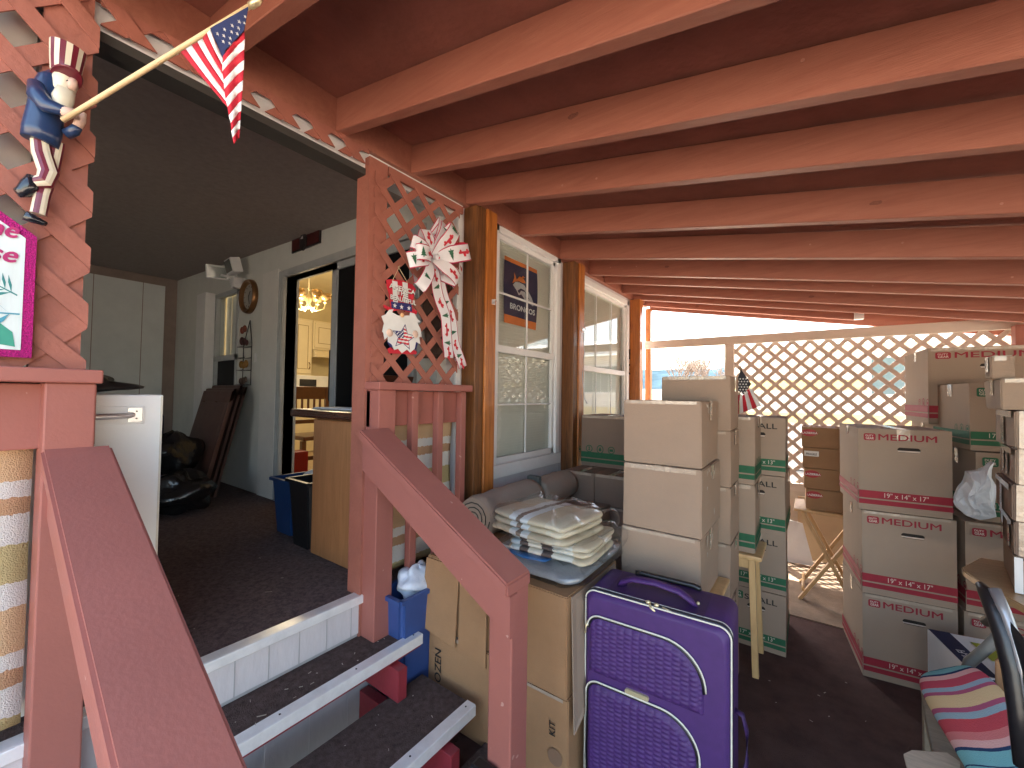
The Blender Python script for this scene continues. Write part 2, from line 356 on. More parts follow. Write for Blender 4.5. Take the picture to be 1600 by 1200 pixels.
# sliding door
sd_=MB(); 
for a,b,c,d in ((D[0]-.09,D[0],.56,2.43),(D[0],D[1]+.06,2.37,2.43),(D[0],D[1]+.06,.56,.60)): sd_.box(a,b,DY-.02,DY+.10,c,d)
for k in range(3): sd_.box(D[0]-.07+k*.03,D[0]-.062+k*.03,DY-.032,DY-.02,.58,2.42)
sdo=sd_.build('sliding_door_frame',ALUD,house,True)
g=MB(); x0,x1=-2.76,-1.88
for a,b,c,d in ((x0,x0+.06,.60,2.36),(x1-.05,x1,.60,2.36),(x0,x1,2.31,2.36),(x0,x1,.60,.68)): g.box(a,b,DY-.012,DY+.02,c,d)
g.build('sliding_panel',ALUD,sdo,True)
g=MB(); g.box(x0+.06,x1-.05,DY,DY+.012,.68,2.31); g.build('screen_mesh',mat('dark_screen',(.006,.006,.007),.5,.1,4,spec=.15),sdo,True)
g=MB(); g.box(x0-.10,x0-.045,DY+.045,DY+.085,.60,2.37); g.box(x0-.09,x0-.07,DY+.03,DY+.045,1.38,1.75,BLACK); g.build('inner_panel_edge',ALUD,sdo,True)
# rooms inside
KIT=mat('kitchen_wall_cream',(.62,.52,.30),.8,.05); KFL=mat('kitchen_floor',(.35,.25,.15),.6,.1)
gg=MB(); gg.box(-6.7,-2.9,5.2,5.25,.4,3.2); gg.box(-6.75,-6.7,1.7,5.2,.4,3.2); gg.box(-2.35,-2.3,1.74,5.2,.4,3.2); gg.box(-6.7,-2.35,1.7,5.2,3.15,3.2); gg.box(-6.7,-2.3,1.66,1.71,2.79,3.2); gg.build('kitchen_walls',KIT,house,True)
g=MB(); g.box(-6.7,-2.35,1.71,5.2,.40,.55); g.build('kitchen_floor',KFL,house,True)
g=MB(); g.box(-2.29,-1.9,1.74,1.80,.4,2.8); g.box(-2.1,-1.95,1.8,4.6,.1,2.7); g.build('room_partition',mat('room_wall_tan',(.42,.38,.32),.85,.05),house,True)
# windows of the front wall
BLIND=mat('ivory_blind_slat',(.70,.67,.59),.6,.04)
def window(par,h,x,gl,grid=2,slat=True,double=True,name='window'):
    y0,y1,z0,z1=h; g=MB(); t=.055
    for a,b,c,d in ((y0-t,y0,z0-.005,z1+.05),(y1,y1+t,z0-.005,z1+.05),(y0-t,y1+t,z1,z1+.05),(y0-t-.04,y1+t+.03,z0-.09,z0-.008)): g.box(x,x+.028,a,b,c,d,bev=.003)
    wn=g.build(name,WHITE,par,True)
    zm=(z0+z1)/2+.0; g=MB()
    for a,b,c,d,xx in ((y0,y0+.03,z0,z1,0),(y1-.03,y1,z0,z1,0),(y0,y1,z1-.03,z1,0),(y0,y1,z0,z0+.035,0),(y0,y1,zm-.025,zm+.02,.004)): g.box(x-.02,x+.006+xx,a,b,c,d)
    g.build('sash',WHITE,wn,True)
    g=MB()
    for sx,(a,b) in ((-.006,(z0+.03,zm-.02)),(0,(zm+.02,z1-.03))):
        g.poly([(x-.014+sx,y0+.02,a),(x-.014+sx,y1-.02,a),(x-.014+sx,y1-.02,b),(x-.014+sx,y0+.02,b)])
    g.build('glass_pane',gl,wn,True)
    g=MB(); t=.006 if grid==2 else .003
    for a,b in ((z0+.035,zm-.025),(zm+.02,z1-.03)):
        for k in range(1,grid): 
            yy=y0+(y1-y0)*k/grid; g.box(x-.010,x-.002,yy-t,yy+t,a,b)
        if grid==2: g.box(x-.0095,x-.0015,y0+.03,y1-.03,(a+b)/2-t,(a+b)/2+t)
    g.build('muntin_grid',WHITE,wn,True)
    g=MB(); z=z0+.02
    while z<z1-.03:
        g.poly([(x-.045,y0-.0,z+.018),(x-.045,y1+.0,z+.018),(x-.036,y1+.0,z),(x-.036,y0-.0,z)],thick=(0,0,.0012)); z+=.019
    g.box(x-.055,x-.035,y0,y1,z1-.03,z1,BLIND); g.box(x-.056,x-.053,y0,y1,z0,z1,BLIND)
    bl=g.build('window_blind',BLIND,wn,True); 
    return wn
window(house,W1,HX,GLASS)
window(house,W2,HX,GLASS2,3)
window_p=MB()
x0,x1,z0,z1=PW
g=MB()
for a,b,c,d in ((x0,x0+.04,z0,z1),(x1-.04,x1,z0,z1),(x0,x1,z1-.04,z1),(x0,x1,z0,z0+.04),(x0,x1,1.74,1.79)): g.box(a,b,DY-.012,DY+.03,c,d)
pw=g.build('porch_window',ALUD,house,True)
g=MB(); g.poly([(x0+.02,DY+.02,1.76),(x1-.02,DY+.02,1.76),(x1-.02,DY+.02,z1-.02),(x0+.02,DY+.02,z1-.02)]); g.build('glass_pane',GLASS,pw,True)
g=MB(); g.box(x0+.02,x1-.02,DY+.015,DY+.025,z0+.02,1.76); g.build('screen_mesh',MC['dark_screen'],pw,True)
g=MB()
for k in range(6): g.box(x0-.02+k*.13,x0+.1+k*.13,DY+.1+.004*(k%2),DY+.105+.004*(k%2),z0,z1); 
g.build('vertical_blind',WHITE,pw,True)
# house number
nm=MB()
for ch,zz in (('8',1.86),('3',1.69)): addtext(nm,ch,.17,'right',(HX+.006,4.47,zz),INKK,bold=.03,extr=.006)
tag(nm.build('house_number',None,house,True),'two black numerals 8 and 3 one above the other')
# ---------------------------------------------------------------- lattice
def lattice(mb,map2,u0,u1,v0,v1,pitch,w,t,m=None,phase=0,both=(1,-1)):
    # diagonal slats clipped to the rectangle; map2(u,v,d)->3D
    for li,sg in enumerate(both):
        cmin=min(v0-sg*u0,v0-sg*u1,v1-sg*u0,v1-sg*u1)-pitch; cmax=max(v0-sg*u0,v0-sg*u1,v1-sg*u0,v1-sg*u1)+pitch
        k=math.floor(cmin/pitch)
        hw=w*math.sqrt(2)/2
        while k*pitch<cmax:
            c=k*pitch+phase
            # polygon between lines v=sg*u+c-hw and +hw
            poly=[(u0,sg*u0+c-hw),(u1,sg*u1+c-hw),(u1,sg*u1+c+hw),(u0,sg*u0+c+hw)]
            def clip(P,ax,val,keep):
                out=[]
                for i in range(len(P)):
                    a,b=P[i-1],P[i]; ia=keep(a[ax],val); ib=keep(b[ax],val)
                    if ia!=ib:
                        tt=(val-a[ax])/(b[ax]-a[ax]); out.append((a[0]+(b[0]-a[0])*tt,a[1]+(b[1]-a[1])*tt))
                    if ib: out.append(b)
                return out
            poly=clip(poly,1,v0,lambda q,z:q>=z-1e-9)
            if poly: poly=clip(poly,1,v1,lambda q,z:q<=z+1e-9)
            if len(poly)>2:
                q=[]
                for p in poly:
                    if not q or (abs(p[0]-q[-1][0])+abs(p[1]-q[-1][1]))>1e-5: q.append(p)
                if len(q)>2 and abs(q[0][0]-q[-1][0])+abs(q[0][1]-q[-1][1])<1e-5: q.pop()
                if len(q)>2:
                    dd=li*t; a3=[map2(p[0],p[1],dd) for p in q]; b3=map2(q[0][0],q[0][1],dd+t*.97)-a3[0]
                    mb.poly(a3,m,thick=b3)
            k+=1
def mapX(x): return lambda u,v,d: V((x+d,u,v))
def mapY(y): return lambda u,v,d: V((u,y-d,v))
# left porch panel
lp=thing('porch_lattice','terracotta painted lattice panel left of the porch opening, with figurine and pink sign on it','lattice panel',(-1.59,-.5,1.5))
g=MB(); lattice(g,mapX(-1.59),-1.0,.225,1.49,2.50,.153,.041,.006,phase=.03); g.build('lattice_slats',PAINT,lp,True)
g=MB(); g.box(-1.645,-1.592,.125,.215,1.49,2.53); g.build('backing_post',PAINT,lp,True)
# right porch panel
rp_=thing('porch_lattice','terracotta painted lattice panel carrying the ribbon bow and the gnome sign','lattice panel',(-1.59,1.1,1.5))
g=MB(); lattice(g,mapX(-1.585),1.112,1.66,1.49,2.46,.1435,.033,.005,phase=.085); g.build('lattice_slats',PAINT,rp_,True)
g=MB(); g.box(-1.68,-1.588,1.088,1.185,.377,2.50); g.build('backing_post',PAINT,rp_,True)
g=MB(); g.box(-1.60,-1.587,1.19,1.70,2.46,2.50); g.build('top_strip',PAINT,rp_,True)
# valance strip of lattice under the ledger
vl=thing('lattice_valance','narrow terracotta lattice strip under the ledger across the porch opening','lattice strip',(-1.59,.2,2.45))
g=MB(); lattice(g,mapX(-1.60),.228,1.09,2.455,2.53,.1435,.040,.006,phase=.05); g.box(-1.602,-1.596,.228,1.09,2.512,2.529); g.build('lattice_slats',PAINT,vl,True)
# porch rails
def porch_rail(name,label,y0,y1,posty,bals,rug):
    t=thing(name,label,'railing',(-1.55,y0,.4))
    g=MB(); g.box(-1.60,-1.50,posty[0],posty[1],.377,1.455,bev=.004); g.build('newel_post',RAILP,t,True)
    g=MB(); g.box(-1.64,-1.485,y0,y1,1.455,1.49,bev=.004); g.build('top_rail',RAILP,t,True)
    g=MB(); g.box(-1.59,-1.56,y0+.01,y1-.0,1.29,1.452,bev=.003) ; g.build('rail_board',RAILP,t,True)
    for y in bals:
        g=MB(); g.box(-1.556,-1.518,y-.019,y+.019,.47,1.453,bev=.003); g.build('baluster',RAILP,t,True)
    return t
porch_rail('porch_railing','terracotta porch railing with balusters under the bow lattice',1.09,1.69,(1.10,1.19),(1.32,1.485,1.655),1)
porch_rail('porch_railing','terracotta porch railing at the left edge under the pink sign',-1.2,.245,(.145,.235),(-.1,-.3,-.5),1)
TAN=sr((212,178,140)); OLV=sr((196,180,132)); WHT=sr((228,226,220))
RUG=stripes('striped_rug_weave',[(0,TAN),(.26,WHT),(.40,OLV),(.62,WHT),(.80,(.55,.34,.2)),(.90,WHT)],'Z',.42,off=.1)
def rug(label,y0,y1,x):
    g=MB(); g.grid(lambda u,v:V((x+.006*math.sin(v*9+u*5),y0+(y1-y0)*u,.60+v*.70+.006*math.sin(u*7))),24,30); o=g.build('striped_rug',RUG)
    md=o.modifiers.new('t','SOLIDIFY'); md.thickness=.006
    tag(o,label,'rug','striped rugs hung behind the porch railings')
rug('tan and white striped rug hung behind the balusters under the bow lattice',1.19,1.67,-1.63)
rug('tan and white striped rug hung behind the railing at the left edge',-1.2,.14,-1.605)
# white blind behind left lattice
g=MB(); g.grid(lambda u,v:V((-1.665+.006*math.sin(v*8),-1.2+1.32*u,1.5+v*.95)),6,20); o=g.build('white_curtain',mat('white_curtain_cloth',(.80,.80,.74),.8,.05,3,.1,20)); tag(o,'pale curtain hanging behind the left lattice panel','curtain')
o.modifiers.new('t','SOLIDIFY').thickness=.004
# ---------------------------------------------------------------- stairs
st=thing('porch_stairs','carpeted porch stairs with aluminium nosings and dark red stringers','stairs',(-1.39,.6,0))
for x0,x1,z,ya,yb in ((-1.66,-1.39,.377,-.9,1.268),(-1.395,-1.09,.197,-.9,1.28)):
    g=MB(); g.box(x0 if z<.3 else -1.60,x1,ya,yb,z-.045,z,bev=.004); tr=g.build('tread',REDP,st,True)
    g=MB(); g.box((x0 if z<.3 else -1.60)+.002,x1-.03,ya+.003,yb-.001,z,z+.008); g.build('tread_carpet',CARPT,tr,True)
    g=MB(); g.box(x1-.038,x1+.004,ya,yb+.002,z+.0005,z+.0105); g.box(x1+.001,x1+.008,ya,yb+.002,z-.032,z+.010,bev=.002)
    for k in range(5): g.lathe([(.0035,0),(.0035,.0118)],(x1-.018,yb-.03-k*.28,z),INKK,8)
    g.build('nosing_strip',None,tr,True) if False else None
    g.mi(ALU); 
    # keep screws dark, strip aluminium
    for f in g.b.faces:
        f.material_index=0 if len(f.verts)>4 or f.calc_area()<4e-5 else 1
    ns=g.build('nosing_strip',None,tr,True)
for yy in (1.10,-.6):
    g=MB(); g.box(-1.59,-1.335,yy,yy+.045,.206,.331,bev=.003); g.box(-1.59,-1.04,yy,yy+.045,0,.151,bev=.003); g.build('stringer',REDP,st,True)
mt=MB(); mt.box(-1.08,-.80,.2,1.36,.001,.03,bev=.006); tag(mt.build('floor_mat',CARPT),'dark brown carpeted mat at the foot of the stairs','mat')
# handrails
def handrail(label,capn,capf,newel,group='stair handrails'):
    # capn / capf: near and far edge points (top) start->end
    t=thing('stair_handrail',label,'handrail',newel[0],0,group)
    g=MB(); th=V((0,0,-.042)); a,b=[V(p) for p in capn]; c,d=[V(p) for p in capf]
    g.poly([a,b,d,c],thick=th); bmesh.ops.bevel(g.b,geom=list(g.b.edges),offset=.006,segments=2,affect='EDGES'); g.build('rail_cap',RAILP,t,True)
    m0=(a*.72+c*.28)+V((0,0,-.043)); m1=(b*.72+d*.28)+V((0,0,-.043)); 
    g=MB(); s0=m0+V((0,-.02,0)); s1=m1+V((0,-.02,0)); g.poly([s0,s1,s1+V((0,0,-.125)),s0+V((0,0,-.125))],thick=(0,.04,0)); g.build('rail_side_board',RAILP,t,True)
    n0,n1=newel; g=MB(); g.box(n0[0],n1[0],n0[1],n1[1],n0[2],n1[2],bev=.005); g.build('newel_post',RAILP,t,True)
    return t
hr=handrail('terracotta stair handrail on the right of the stairs, ending beside the suitcase',((-1.502,1.005,1.292),(-.735,1.005,.872)),((-1.502,1.155,1.292),(-.735,1.135,.872)),((-.83,1.04,0),(-.74,1.13,.835)))
handrail('wide terracotta stair handrail in the left foreground',((-1.505,.143,1.295),(-.50,.143,.852)),((-1.505,.268,1.295),(-.50,.268,.852)),((-.70,.15,0),(-.61,.24,.80)))
g=MB(); g.box(-.86,-.775,.985,1.037,.20,.30,bev=.012); g.box(-.85,-.785,.98,.988,.22,.28,bev=.004); tag(g.build('latch_box',BLACK),'small black plastic holder on the right handrail post','holder')
# ---------------------------------------------------------------- wooden posts
def post(label,y0,y1,z0,x0=-1.64,x1=-1.52,m=POST,dark=True,z1=2.53):
    t=thing('wooden_post',label,'post',(x0,y0,z0),0,'orange stained posts along the house wall')
    g=MB(); g.box(x0,x1,y0+(.075 if dark else 0),y1,z0,z1,bev=.006); g.build('post_timber',m,t,True)
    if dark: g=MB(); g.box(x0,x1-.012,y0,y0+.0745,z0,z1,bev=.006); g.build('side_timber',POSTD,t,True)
    g=MB(); g.tube([(x1+.02,y1-.03,1.99+.015*math.sin(a)) if False else (x1+.012+.012*math.cos(a),y1-.03,1.99+.014*math.sin(a)) for a in [k*.6 for k in range(9)]],.003,None,6); g.box(x1,x1+.004,y1-.045,y1-.015,1.975,2.005); g.build('hook',CHROME,t,True)
    return t
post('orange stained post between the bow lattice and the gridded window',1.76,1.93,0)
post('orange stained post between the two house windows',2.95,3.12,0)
post('orange stained post beside the black house numbers',4.50,4.60,0,dark=False)
post('thin sunlit orange post at the far corner of the fence',4.92,5.00,0,-1.60,-1.54,dark=False,z1=2.50)
g=MB(); g.tube([(-1.508,3.07,1.96),(-1.50,3.08,1.8),(-1.505,3.06,1.6),(-1.50,3.09,1.42),(-1.49,3.12,1.38)],.004); tag(g.build('hanging_cord',WHITE),'white cord hanging down the post between the windows','cord')
# ---------------------------------------------------------------- fence
fn=thing('lattice_fence','weathered lattice fence at the far end of the carport','fence',(-.7,4.9,0))
FEN=mat('weathered_fence_paint',(.62,.52,.45),.8,.10,8,.2,50); FRL=mat('weathered_rail_wood',(.62,.54,.46),.8,.08,5,.2,40,stretch=(.2,1,1))
g=MB(); lattice(g,mapY(4.93),-.66,3.1,.62,2.02,.142,.036,.008,phase=.02); g.build('lattice_slats',FEN,fn,True)
g=MB(); g.box(-1.60,3.2,4.87,4.91,2.01,2.10,bev=.004); g.build('top_rail',FRL,fn,True)
g=MB(); g.box(-.735,-.65,4.87,4.94,0,2.01,bev=.004); g.build('fence_post',FRL,fn,True)
g=MB(); g.box(-.65,3.1,4.90,4.94,.54,.62,bev=.003); g.box(-.65,3.1,4.93,4.95,0,.54); g.build('kick_board',FRL,fn,True)
g=MB(); g.box(1.27,1.37,4.78,4.87,0,2.03,bev=.004); t=g.build('corner_post',PAINT); tag(t,'pinkish terracotta corner post at the right end of the far fence','post')
g=MB(); g.box(3.2,3.26,-1.2,5.0,0,1.0); tag(g.build('low_side_fence',FEN),'low weathered side wall closing the carport on the right','fence')
# neighbours
NBY=mat('neighbour_yellow_band',(.62,.50,.22),.7,.05,3); NB=mat('neighbour_cream_siding',(.66,.63,.56),.7,.05,3); NBW=mat('neighbour_white_trim',(.75,.75,.74),.6,.04); TEAL=mat('neighbour_window_glass',(.10,.15,.155),.2,.1)
nb=thing('neighbour_house','cream sided neighbouring house beyond the lattice fence','house',(0,11,0))
g=MB(); g.box(-1.5,9,11,16,-.1,2.6,NB)
for k in range(16): g.box(-1.5,9,10.992,11,.1+k*.155,.11+k*.155,NBW)
g.box(-1.5,9,10.97,10.99,1.64,1.86,NBY); g.box(-1.5,9,10.97,10.99,.92,1.14,NBY); g.build('wall',None,nb,True)
g=MB(); g.poly([(-1.55,10.6,2.6),(9.4,10.6,2.6),(9.4,13.5,3.3),(-1.55,13.5,3.3)],thick=(0,0,.1)); g.build('roof',NBW,nb,True)
for x in (1.0,3.0,5.0):
    g=MB(); g.box(x-.06,x+1.06,10.96,10.99,1.5,2.35); f=g.build('window',NBW,nb,True)
    g=MB(); g.box(x,x+.49,10.95,10.958,1.56,2.29); g.box(x+.51,x+1.0,10.95,10.958,1.56,2.29); g.build('pane',TEAL,f,True)
nb=thing('neighbour_trailer','low yellow sided trailer beyond the gap beside the fence','building',(-5,15,0))
g=MB(); g.box(-9,-1.3,15,18,-.1,1.55,NB)
for k in range(8): g.box(-9,-1.3,14.99,15,.1+k*.2,.115+k*.2,NBW)
g.build('wall',None,nb,True)
g=MB(); g.box(-9.2,-1.1,14.8,18.2,1.55,1.72); g.build('roof',NBW,nb,True)
random.seed(5)
BARK=mat('bare_branch_bark',(.20,.15,.12),.9,.2,8)
def tree(x,y,h,label):
    t=thing('bare_tree',label,'tree',(x,y,-.1),0,'bare trees beyond the fence'); g=MB(); tr=MB()
    tr.tube([(x,y,-.1),(x+.05,y,h*.35)],[.09,.06],None,7); tr.build('trunk',BARK,t,True)
    def br(p,d,L,r,n):
        q=p+d*L; g.tube([p,(p+q)/2+V((random.uniform(-.05,.05),0,0.03))*L,q],[r,r*.8,r*.55],None,4)
        if n>0:
            for k in range(4 if n>1 else 3): br(p+(q-p)*random.uniform(.5,1),(d+V((random.uniform(-.7,.7),random.uniform(-.7,.7),random.uniform(-.1,.6)))).normalized(),L*.68,r*.55,n-1)
    for k in range(5): br(V((x+.05,y,h*(.28+.02*k))),V((random.uniform(-.6,.6),random.uniform(-.5,.5),1)).normalized(),h*.25,.04,4)
    g.build('crown',BARK,t,True)
tree(-5.6,22,4.3,'leafless tree beyond the trailer, nearer the house wall'); tree(-3.6,21,4.1,'leafless tree beyond the trailer, nearer the fence post')
# ---------------------------------------------------------------- porch contents
def icons(mb,M,s,col,n=3,gap=1.35):
    # outline symbols: glasses ring, droplet, arrow box
    for k in range(n):
        cx=k*s*gap
        ring=[(cx+math.cos(a*math.pi/7)*s*.42,math.sin(a*math.pi/7)*s*(.5 if k==1 else .42)) for a in range(14)]
        inn=[(cx+(p[0]-cx)*.78,p[1]*.78) for p in ring]
        i=mb.mi(col)
        o=[mb.b.verts.new(M@V((p[0],p[1],0))) for p in ring]; q=[mb.b.verts.new(M@V((p[0],p[1],0))) for p in inn]
        for a in range(14):
            f=mb.b.faces.new((o[a],o[(a+1)%14],q[(a+1)%14],q[a])); f.material_index=i
        if k==0: mb.poly([M@V(p) for p in ((cx-s*.12,-s*.2,0),(cx+s*.12,-s*.2,0),(cx+s*.04,0,0),(cx+s*.12,s*.22,0),(cx-s*.12,s*.22,0),(cx-s*.04,0,0))],col)
        elif k==1: mb.poly([M@V(p) for p in ((cx-s*.2,-s*.1,0),(cx,s*.3,0),(cx+s*.2,-s*.1,0),(cx,-s*.25,0))],col)
        else: mb.poly([M@V(p) for p in ((cx-s*.22,-s*.15,0),(cx+s*.22,-s*.15,0),(cx+s*.22,s*.12,0),(cx-s*.22,s*.12,0))],col)
NBX=[0]
def carton(kind,loc,size,rz,label,group=None,card=None,tape=True,word=True,lid=None,extra=None,par_label=None):
    w,d,h=size; t=thing('cardboard_box',label,'cardboard box',loc,R(rz),group)
    card=card or {'red':CBG,'green':CBG}.get(kind,CBG if kind=='greenside' else CBT); NBX[0]+=1
    g=MB(); j=lambda a=.0025: random.uniform(-a,a)
    hole=kind in('red','green','hole')
    g.box(0,w,0,d,0,h,card,bev=0)
    vs=list(g.b.verts)
    for v in vs: v.co+=V((j(),j(),0))
    if hole:
        g.b.faces.ensure_lookup_table()
        ff=[f for f in g.b.faces if all(abs(v.co.y)<.01 for v in f.verts)][0]; cor=[v for v in ff.verts]; bmesh.ops.delete(g.b,geom=[ff],context='FACES_ONLY')
        hz=h*.755 if kind!='green' else h*.70; hw=w*.125 if kind!='green' else w*.16; hh=.0125 if w>.3 else .014; cx=w*.56 if kind!='green' else w*.5
        def oval(y): return [V((cx+math.copysign(hw-hh,math.cos(a))+hh*math.cos(a),y,hz+hh*math.sin(a))) for a in [(k+.5)*math.pi/8 for k in range(16)]]
        o1=[g.b.verts.new(p) for p in oval(0)]; o2=[g.b.verts.new(p) for p in oval(.006)]
        E=[g.b.edges.get((a,b)) or g.b.edges.new((a,b)) for a,b in [(cor[k],cor[(k+1)%4]) for k in range(4)]]+[g.b.edges.new((o1[k],o1[(k+1)%16])) for k in range(16)]
        r_=bmesh.ops.triangle_fill(g.b,use_beauty=True,use_dissolve=False,edges=E)
        for f in [x for x in r_['geom'] if isinstance(x,bmesh.types.BMFace)]:
            f.material_index=0
            c=f.calc_center_median()
        for k in range(16):
            f=g.b.faces.new((o1[k],o1[(k+1)%16],o2[(k+1)%16],o2[k])); f.material_index=0
        # recess behind the hole: dark cavity with the folded flap inside
        i=g.mi(HOLE); f=g.b.faces.new(o2); f.material_index=i
    else:
        bmesh.ops.bevel(g.b,geom=[e for e in g.b.edges],offset=.004,segments=2,affect='EDGES')
        bmesh.ops.subdivide_edges(g.b,edges=[e for e in g.b.edges if e.calc_length()>.05],cuts=7,use_grid_fill=True)
        sd=NBX[0]*3.7; am=.0012 if (kind!='plain' or card is CBD) else .0026
        for v in g.b.verts:
            q=mathutils.noise.noise_vector(v.co*7+V((sd,sd*.3,0))); v.co+=V((q.x,q.y,q.z*.35))*am
    g.build('box_body',None,t)
    if hole:
        g=MB(); g.poly([(cx-hw,-.0,hz-hh*.2),(cx+hw,-.0,hz-hh*.2),(cx+hw*.93,.0045,hz-hh*.85),(cx-hw*.93,.0045,hz-hh*.85)]); 
        bmesh.ops.translate(g.b,verts=g.b.verts,vec=(0,.0006,0)); g.build('hand_hole_flap',CREAM,t)
    g=MB()
    if tape:   # tape along the top seam and down the front
        g.box(w*.5-.026,w*.5+.026,-.001,d+.001,h+.0005,h+.0012,TAPE); tl=random.uniform(.05,.09)
        if tape=='front' or kind=='green': P=[(w*.5-.026,-.0032,h-.0002),(w*.5+.026,-.0032,h-.0002)]+[(w*.5+.026-.052*k/6,-.0032,h-tl-random.uniform(0,.006)) for k in range(7)]
        if tape=='front' or kind=='green': g.poly([P[0],P[1],*P[2:]],TAPE,thick=(0,-.0004,0))
        else: g.box(.01,w-.02,-.0034,-.003,h-.012-random.uniform(0,.01),h-.001,TAPE)
        yy=d*.5; g.box(w+.0026,w+.0031,d*.5-.025,d*.5+.025,h-tl,h,TAPE); g.box(-.0031,-.0026,d*.5-.025,d*.5+.025,h-tl,h,TAPE)
        g.build('tape',None,t)
    if tape=='torn':
        g=MB(); random.seed(NBX[0])
        for q in range(9):
            y=random.uniform(.05,.30); z=h-random.uniform(.0,.035) if q<6 else random.uniform(.0,h); L_=random.uniform(.006,.022); hh=random.uniform(.004,.03)
            g.poly([(w+.0045,y,z),(w+.0045,y+L_,z-.004),(w+.0045,y+L_*.8,z-hh),(w+.0045,y+L_*.3,z-hh*1.3)])
        g.build('torn_tape',mat('torn_tape_shine',(.75,.70,.60),.2,.2,60,.4,60,coat=.6),t)
    g=MB(); g.box(.004,w-.004,d*.5-.001,d*.5+.001,h+.0001,h+.0004,HOLE); g.build('top_seam',None,t)
    if kind in('red','green','greenside'):
        ink=INKR if kind=='red' else INKG; b0=.018*h/.43*1.4; bh=h*.078 if kind=='red' else h*.095
        g=MB(); e=.0034
        for z0,z1 in ((b0+.008,b0+.008+bh*.72),(b0+.008+bh*.95,b0+.008+bh*2.1)):
            for q in ([(-.0,-e,z0),(w,-e,z0),(w,-e,z1),(0,-e,z1)],[(-e,0,z0),(-e,0,z1),(-e,d,z1),(-e,d,z0)],[(w+e,0,z0),(w+e,d,z0),(w+e,d,z1),(w+e,0,z1)]):
                g.poly(q,ink)
        icons(g,frame('left',(-.004,d*.32,b0+bh*2.75)),h*.135,ink)
        icons(g,frame('right',(w+.004,d*.25,b0+bh*2.75)),h*.135,ink)
        g.build('printed_band',None,t)
        if extra=='icons': g=MB(); icons(g,frame('front',(w*.16,-.0042,b0+bh*3.0)),h*.17,ink); g.build('round_symbols',None,t)
        if kind=='greenside': return t
        g=MB()
        txt='19" x 14" x 17"' if kind=='red' else '17" x 11" x 13"'
        addtext(g,txt,bh*1.0,'front',(w*.27 if kind=='red' else w*.2,-e-.0006,b0+.008+bh*1.2),CREAM,width=w*.47 if kind=='red' else w*.6,bold=.0)
        g.build('size_print',None,t)
        g=MB(); bz=h*.855; bx=w*.06; bw=w*.135; bh2=h*.085
        if kind=='green': bx=w*.08; bw=w*.19; bh2=h*.13; bz=h*.80
        r0=.008; pts=[]
        for (qx,qz,a0) in ((bx+bw-r0,bz+bh2-r0,0),(bx+r0,bz+bh2-r0,90),(bx+r0,bz+r0,180),(bx+bw-r0,bz+r0,270)):
            for k in range(4): a=R(a0+k*30); pts.append((qx+r0*math.cos(a),-e,qz+r0*math.sin(a)))
        g.poly(pts,ink)
        addtext(g,'DUTY',bh2*.36,'front',(bx+bw*.14,-e-.0006,bz+bh2*.57),CREAM,width=bw*.66,bold=.02)
        addtext(g,'GEAR',bh2*.46,'front',(bx+bw*.16,-e-.0006,bz+bh2*.16),CREAM,width=bw*.68,bold=.02)
        g.build('logo_badge',None,t)
        g=MB(); sx=bx+bw+w*.02
        addtext(g,'MEDIUM' if kind=='red' else 'SMALL',h*.105 if kind=='red' else h*.13,'front',(sx,-e-.0004,h*.865 if kind=='red' else h*.81),ink if kind=='red' else INKK,width=w*.62 if kind=='red' else w*.56,bold=.018)
        g.build('size_word_print',None,t)
    return t
RS='stacked boxes with red bands'; GS='stacked boxes with green bands'
# stack of three red boxes (front)
ox,oy=.213,2.868; BWd,BDp,BHt=.358,.485,.428
for k,(dx,dy,rz,lab) in enumerate(((.006,0,7,'box with red band and MEDIUM lettering, bottom of the stack of three'),(.004,0,6.2,'box with red band and MEDIUM lettering, middle of the stack of three'),(-.006,.003,6.6,'box with red band and tape over its MEDIUM lettering, top of the stack of three'))):
    carton('red',(ox+dx,oy+dy,.001+k*(BHt+.003)),(BWd,BDp,BHt),rz,lab,RS,tape='front' if k==2 else True)
# second red stack, right
for k,lab in enumerate(('red banded box on the floor behind the navy and white carton','red banded box under the white plastic bag')):
    carton('red',(.60+.006*k,2.925,.001+k*(BHt+.003)),(BWd,BDp,BHt),4,lab,RS)
for k,(lab,dx,rz) in enumerate((('green banded box under another one behind the white plastic bag',.03,5),('uppermost green banded box in front of the high red MEDIUM box',.015,7))):
    carton('green',(.62+dx,2.96,.865+k*.336),(.285,.43,.33),rz,lab,GS)
# rear tall red box
carton('plain',(.60,3.44,0),(.40,.50,.44),4,'plain box on the floor at the back of the right stacks','boxes at the back of the right stacks',CBG)
carton('plain',(.60,3.44,.443),(.40,.50,.43),4,'plain box in the middle at the back of the right stacks','boxes at the back of the right stacks',CBG)
carton('plain',(.60,3.44,.876),(.40,.50,.43),4,'plain box directly under the highest red MEDIUM box','boxes at the back of the right stacks',CBG)
carton('red',(.553,3.33,1.309),(.47,.52,.435),3,'highest red banded MEDIUM box, standing against the lattice fence',RS)
# stack of four green boxes
for k,lab in enumerate(('green banded box on the floor, bottom of the stack of four','green banded box second from the floor in the stack of four','green banded box second from the top of the stack of four','green banded box on top of the stack of four')):
    carton('green',(-.402+.003*(k%2),2.80,.001+k*.333),(.285,.43,.33),(0,1.5,-1,.8)[k],lab,GS)
# two green boxes on the stool
for k,lab in enumerate(('green banded box standing on the pine stool','green banded box on top of the one on the pine stool')):
    carton('greenside',(-.668,2.525,.623+k*.360),(.43,.275,.357),(0,-.8)[k],lab,GS)
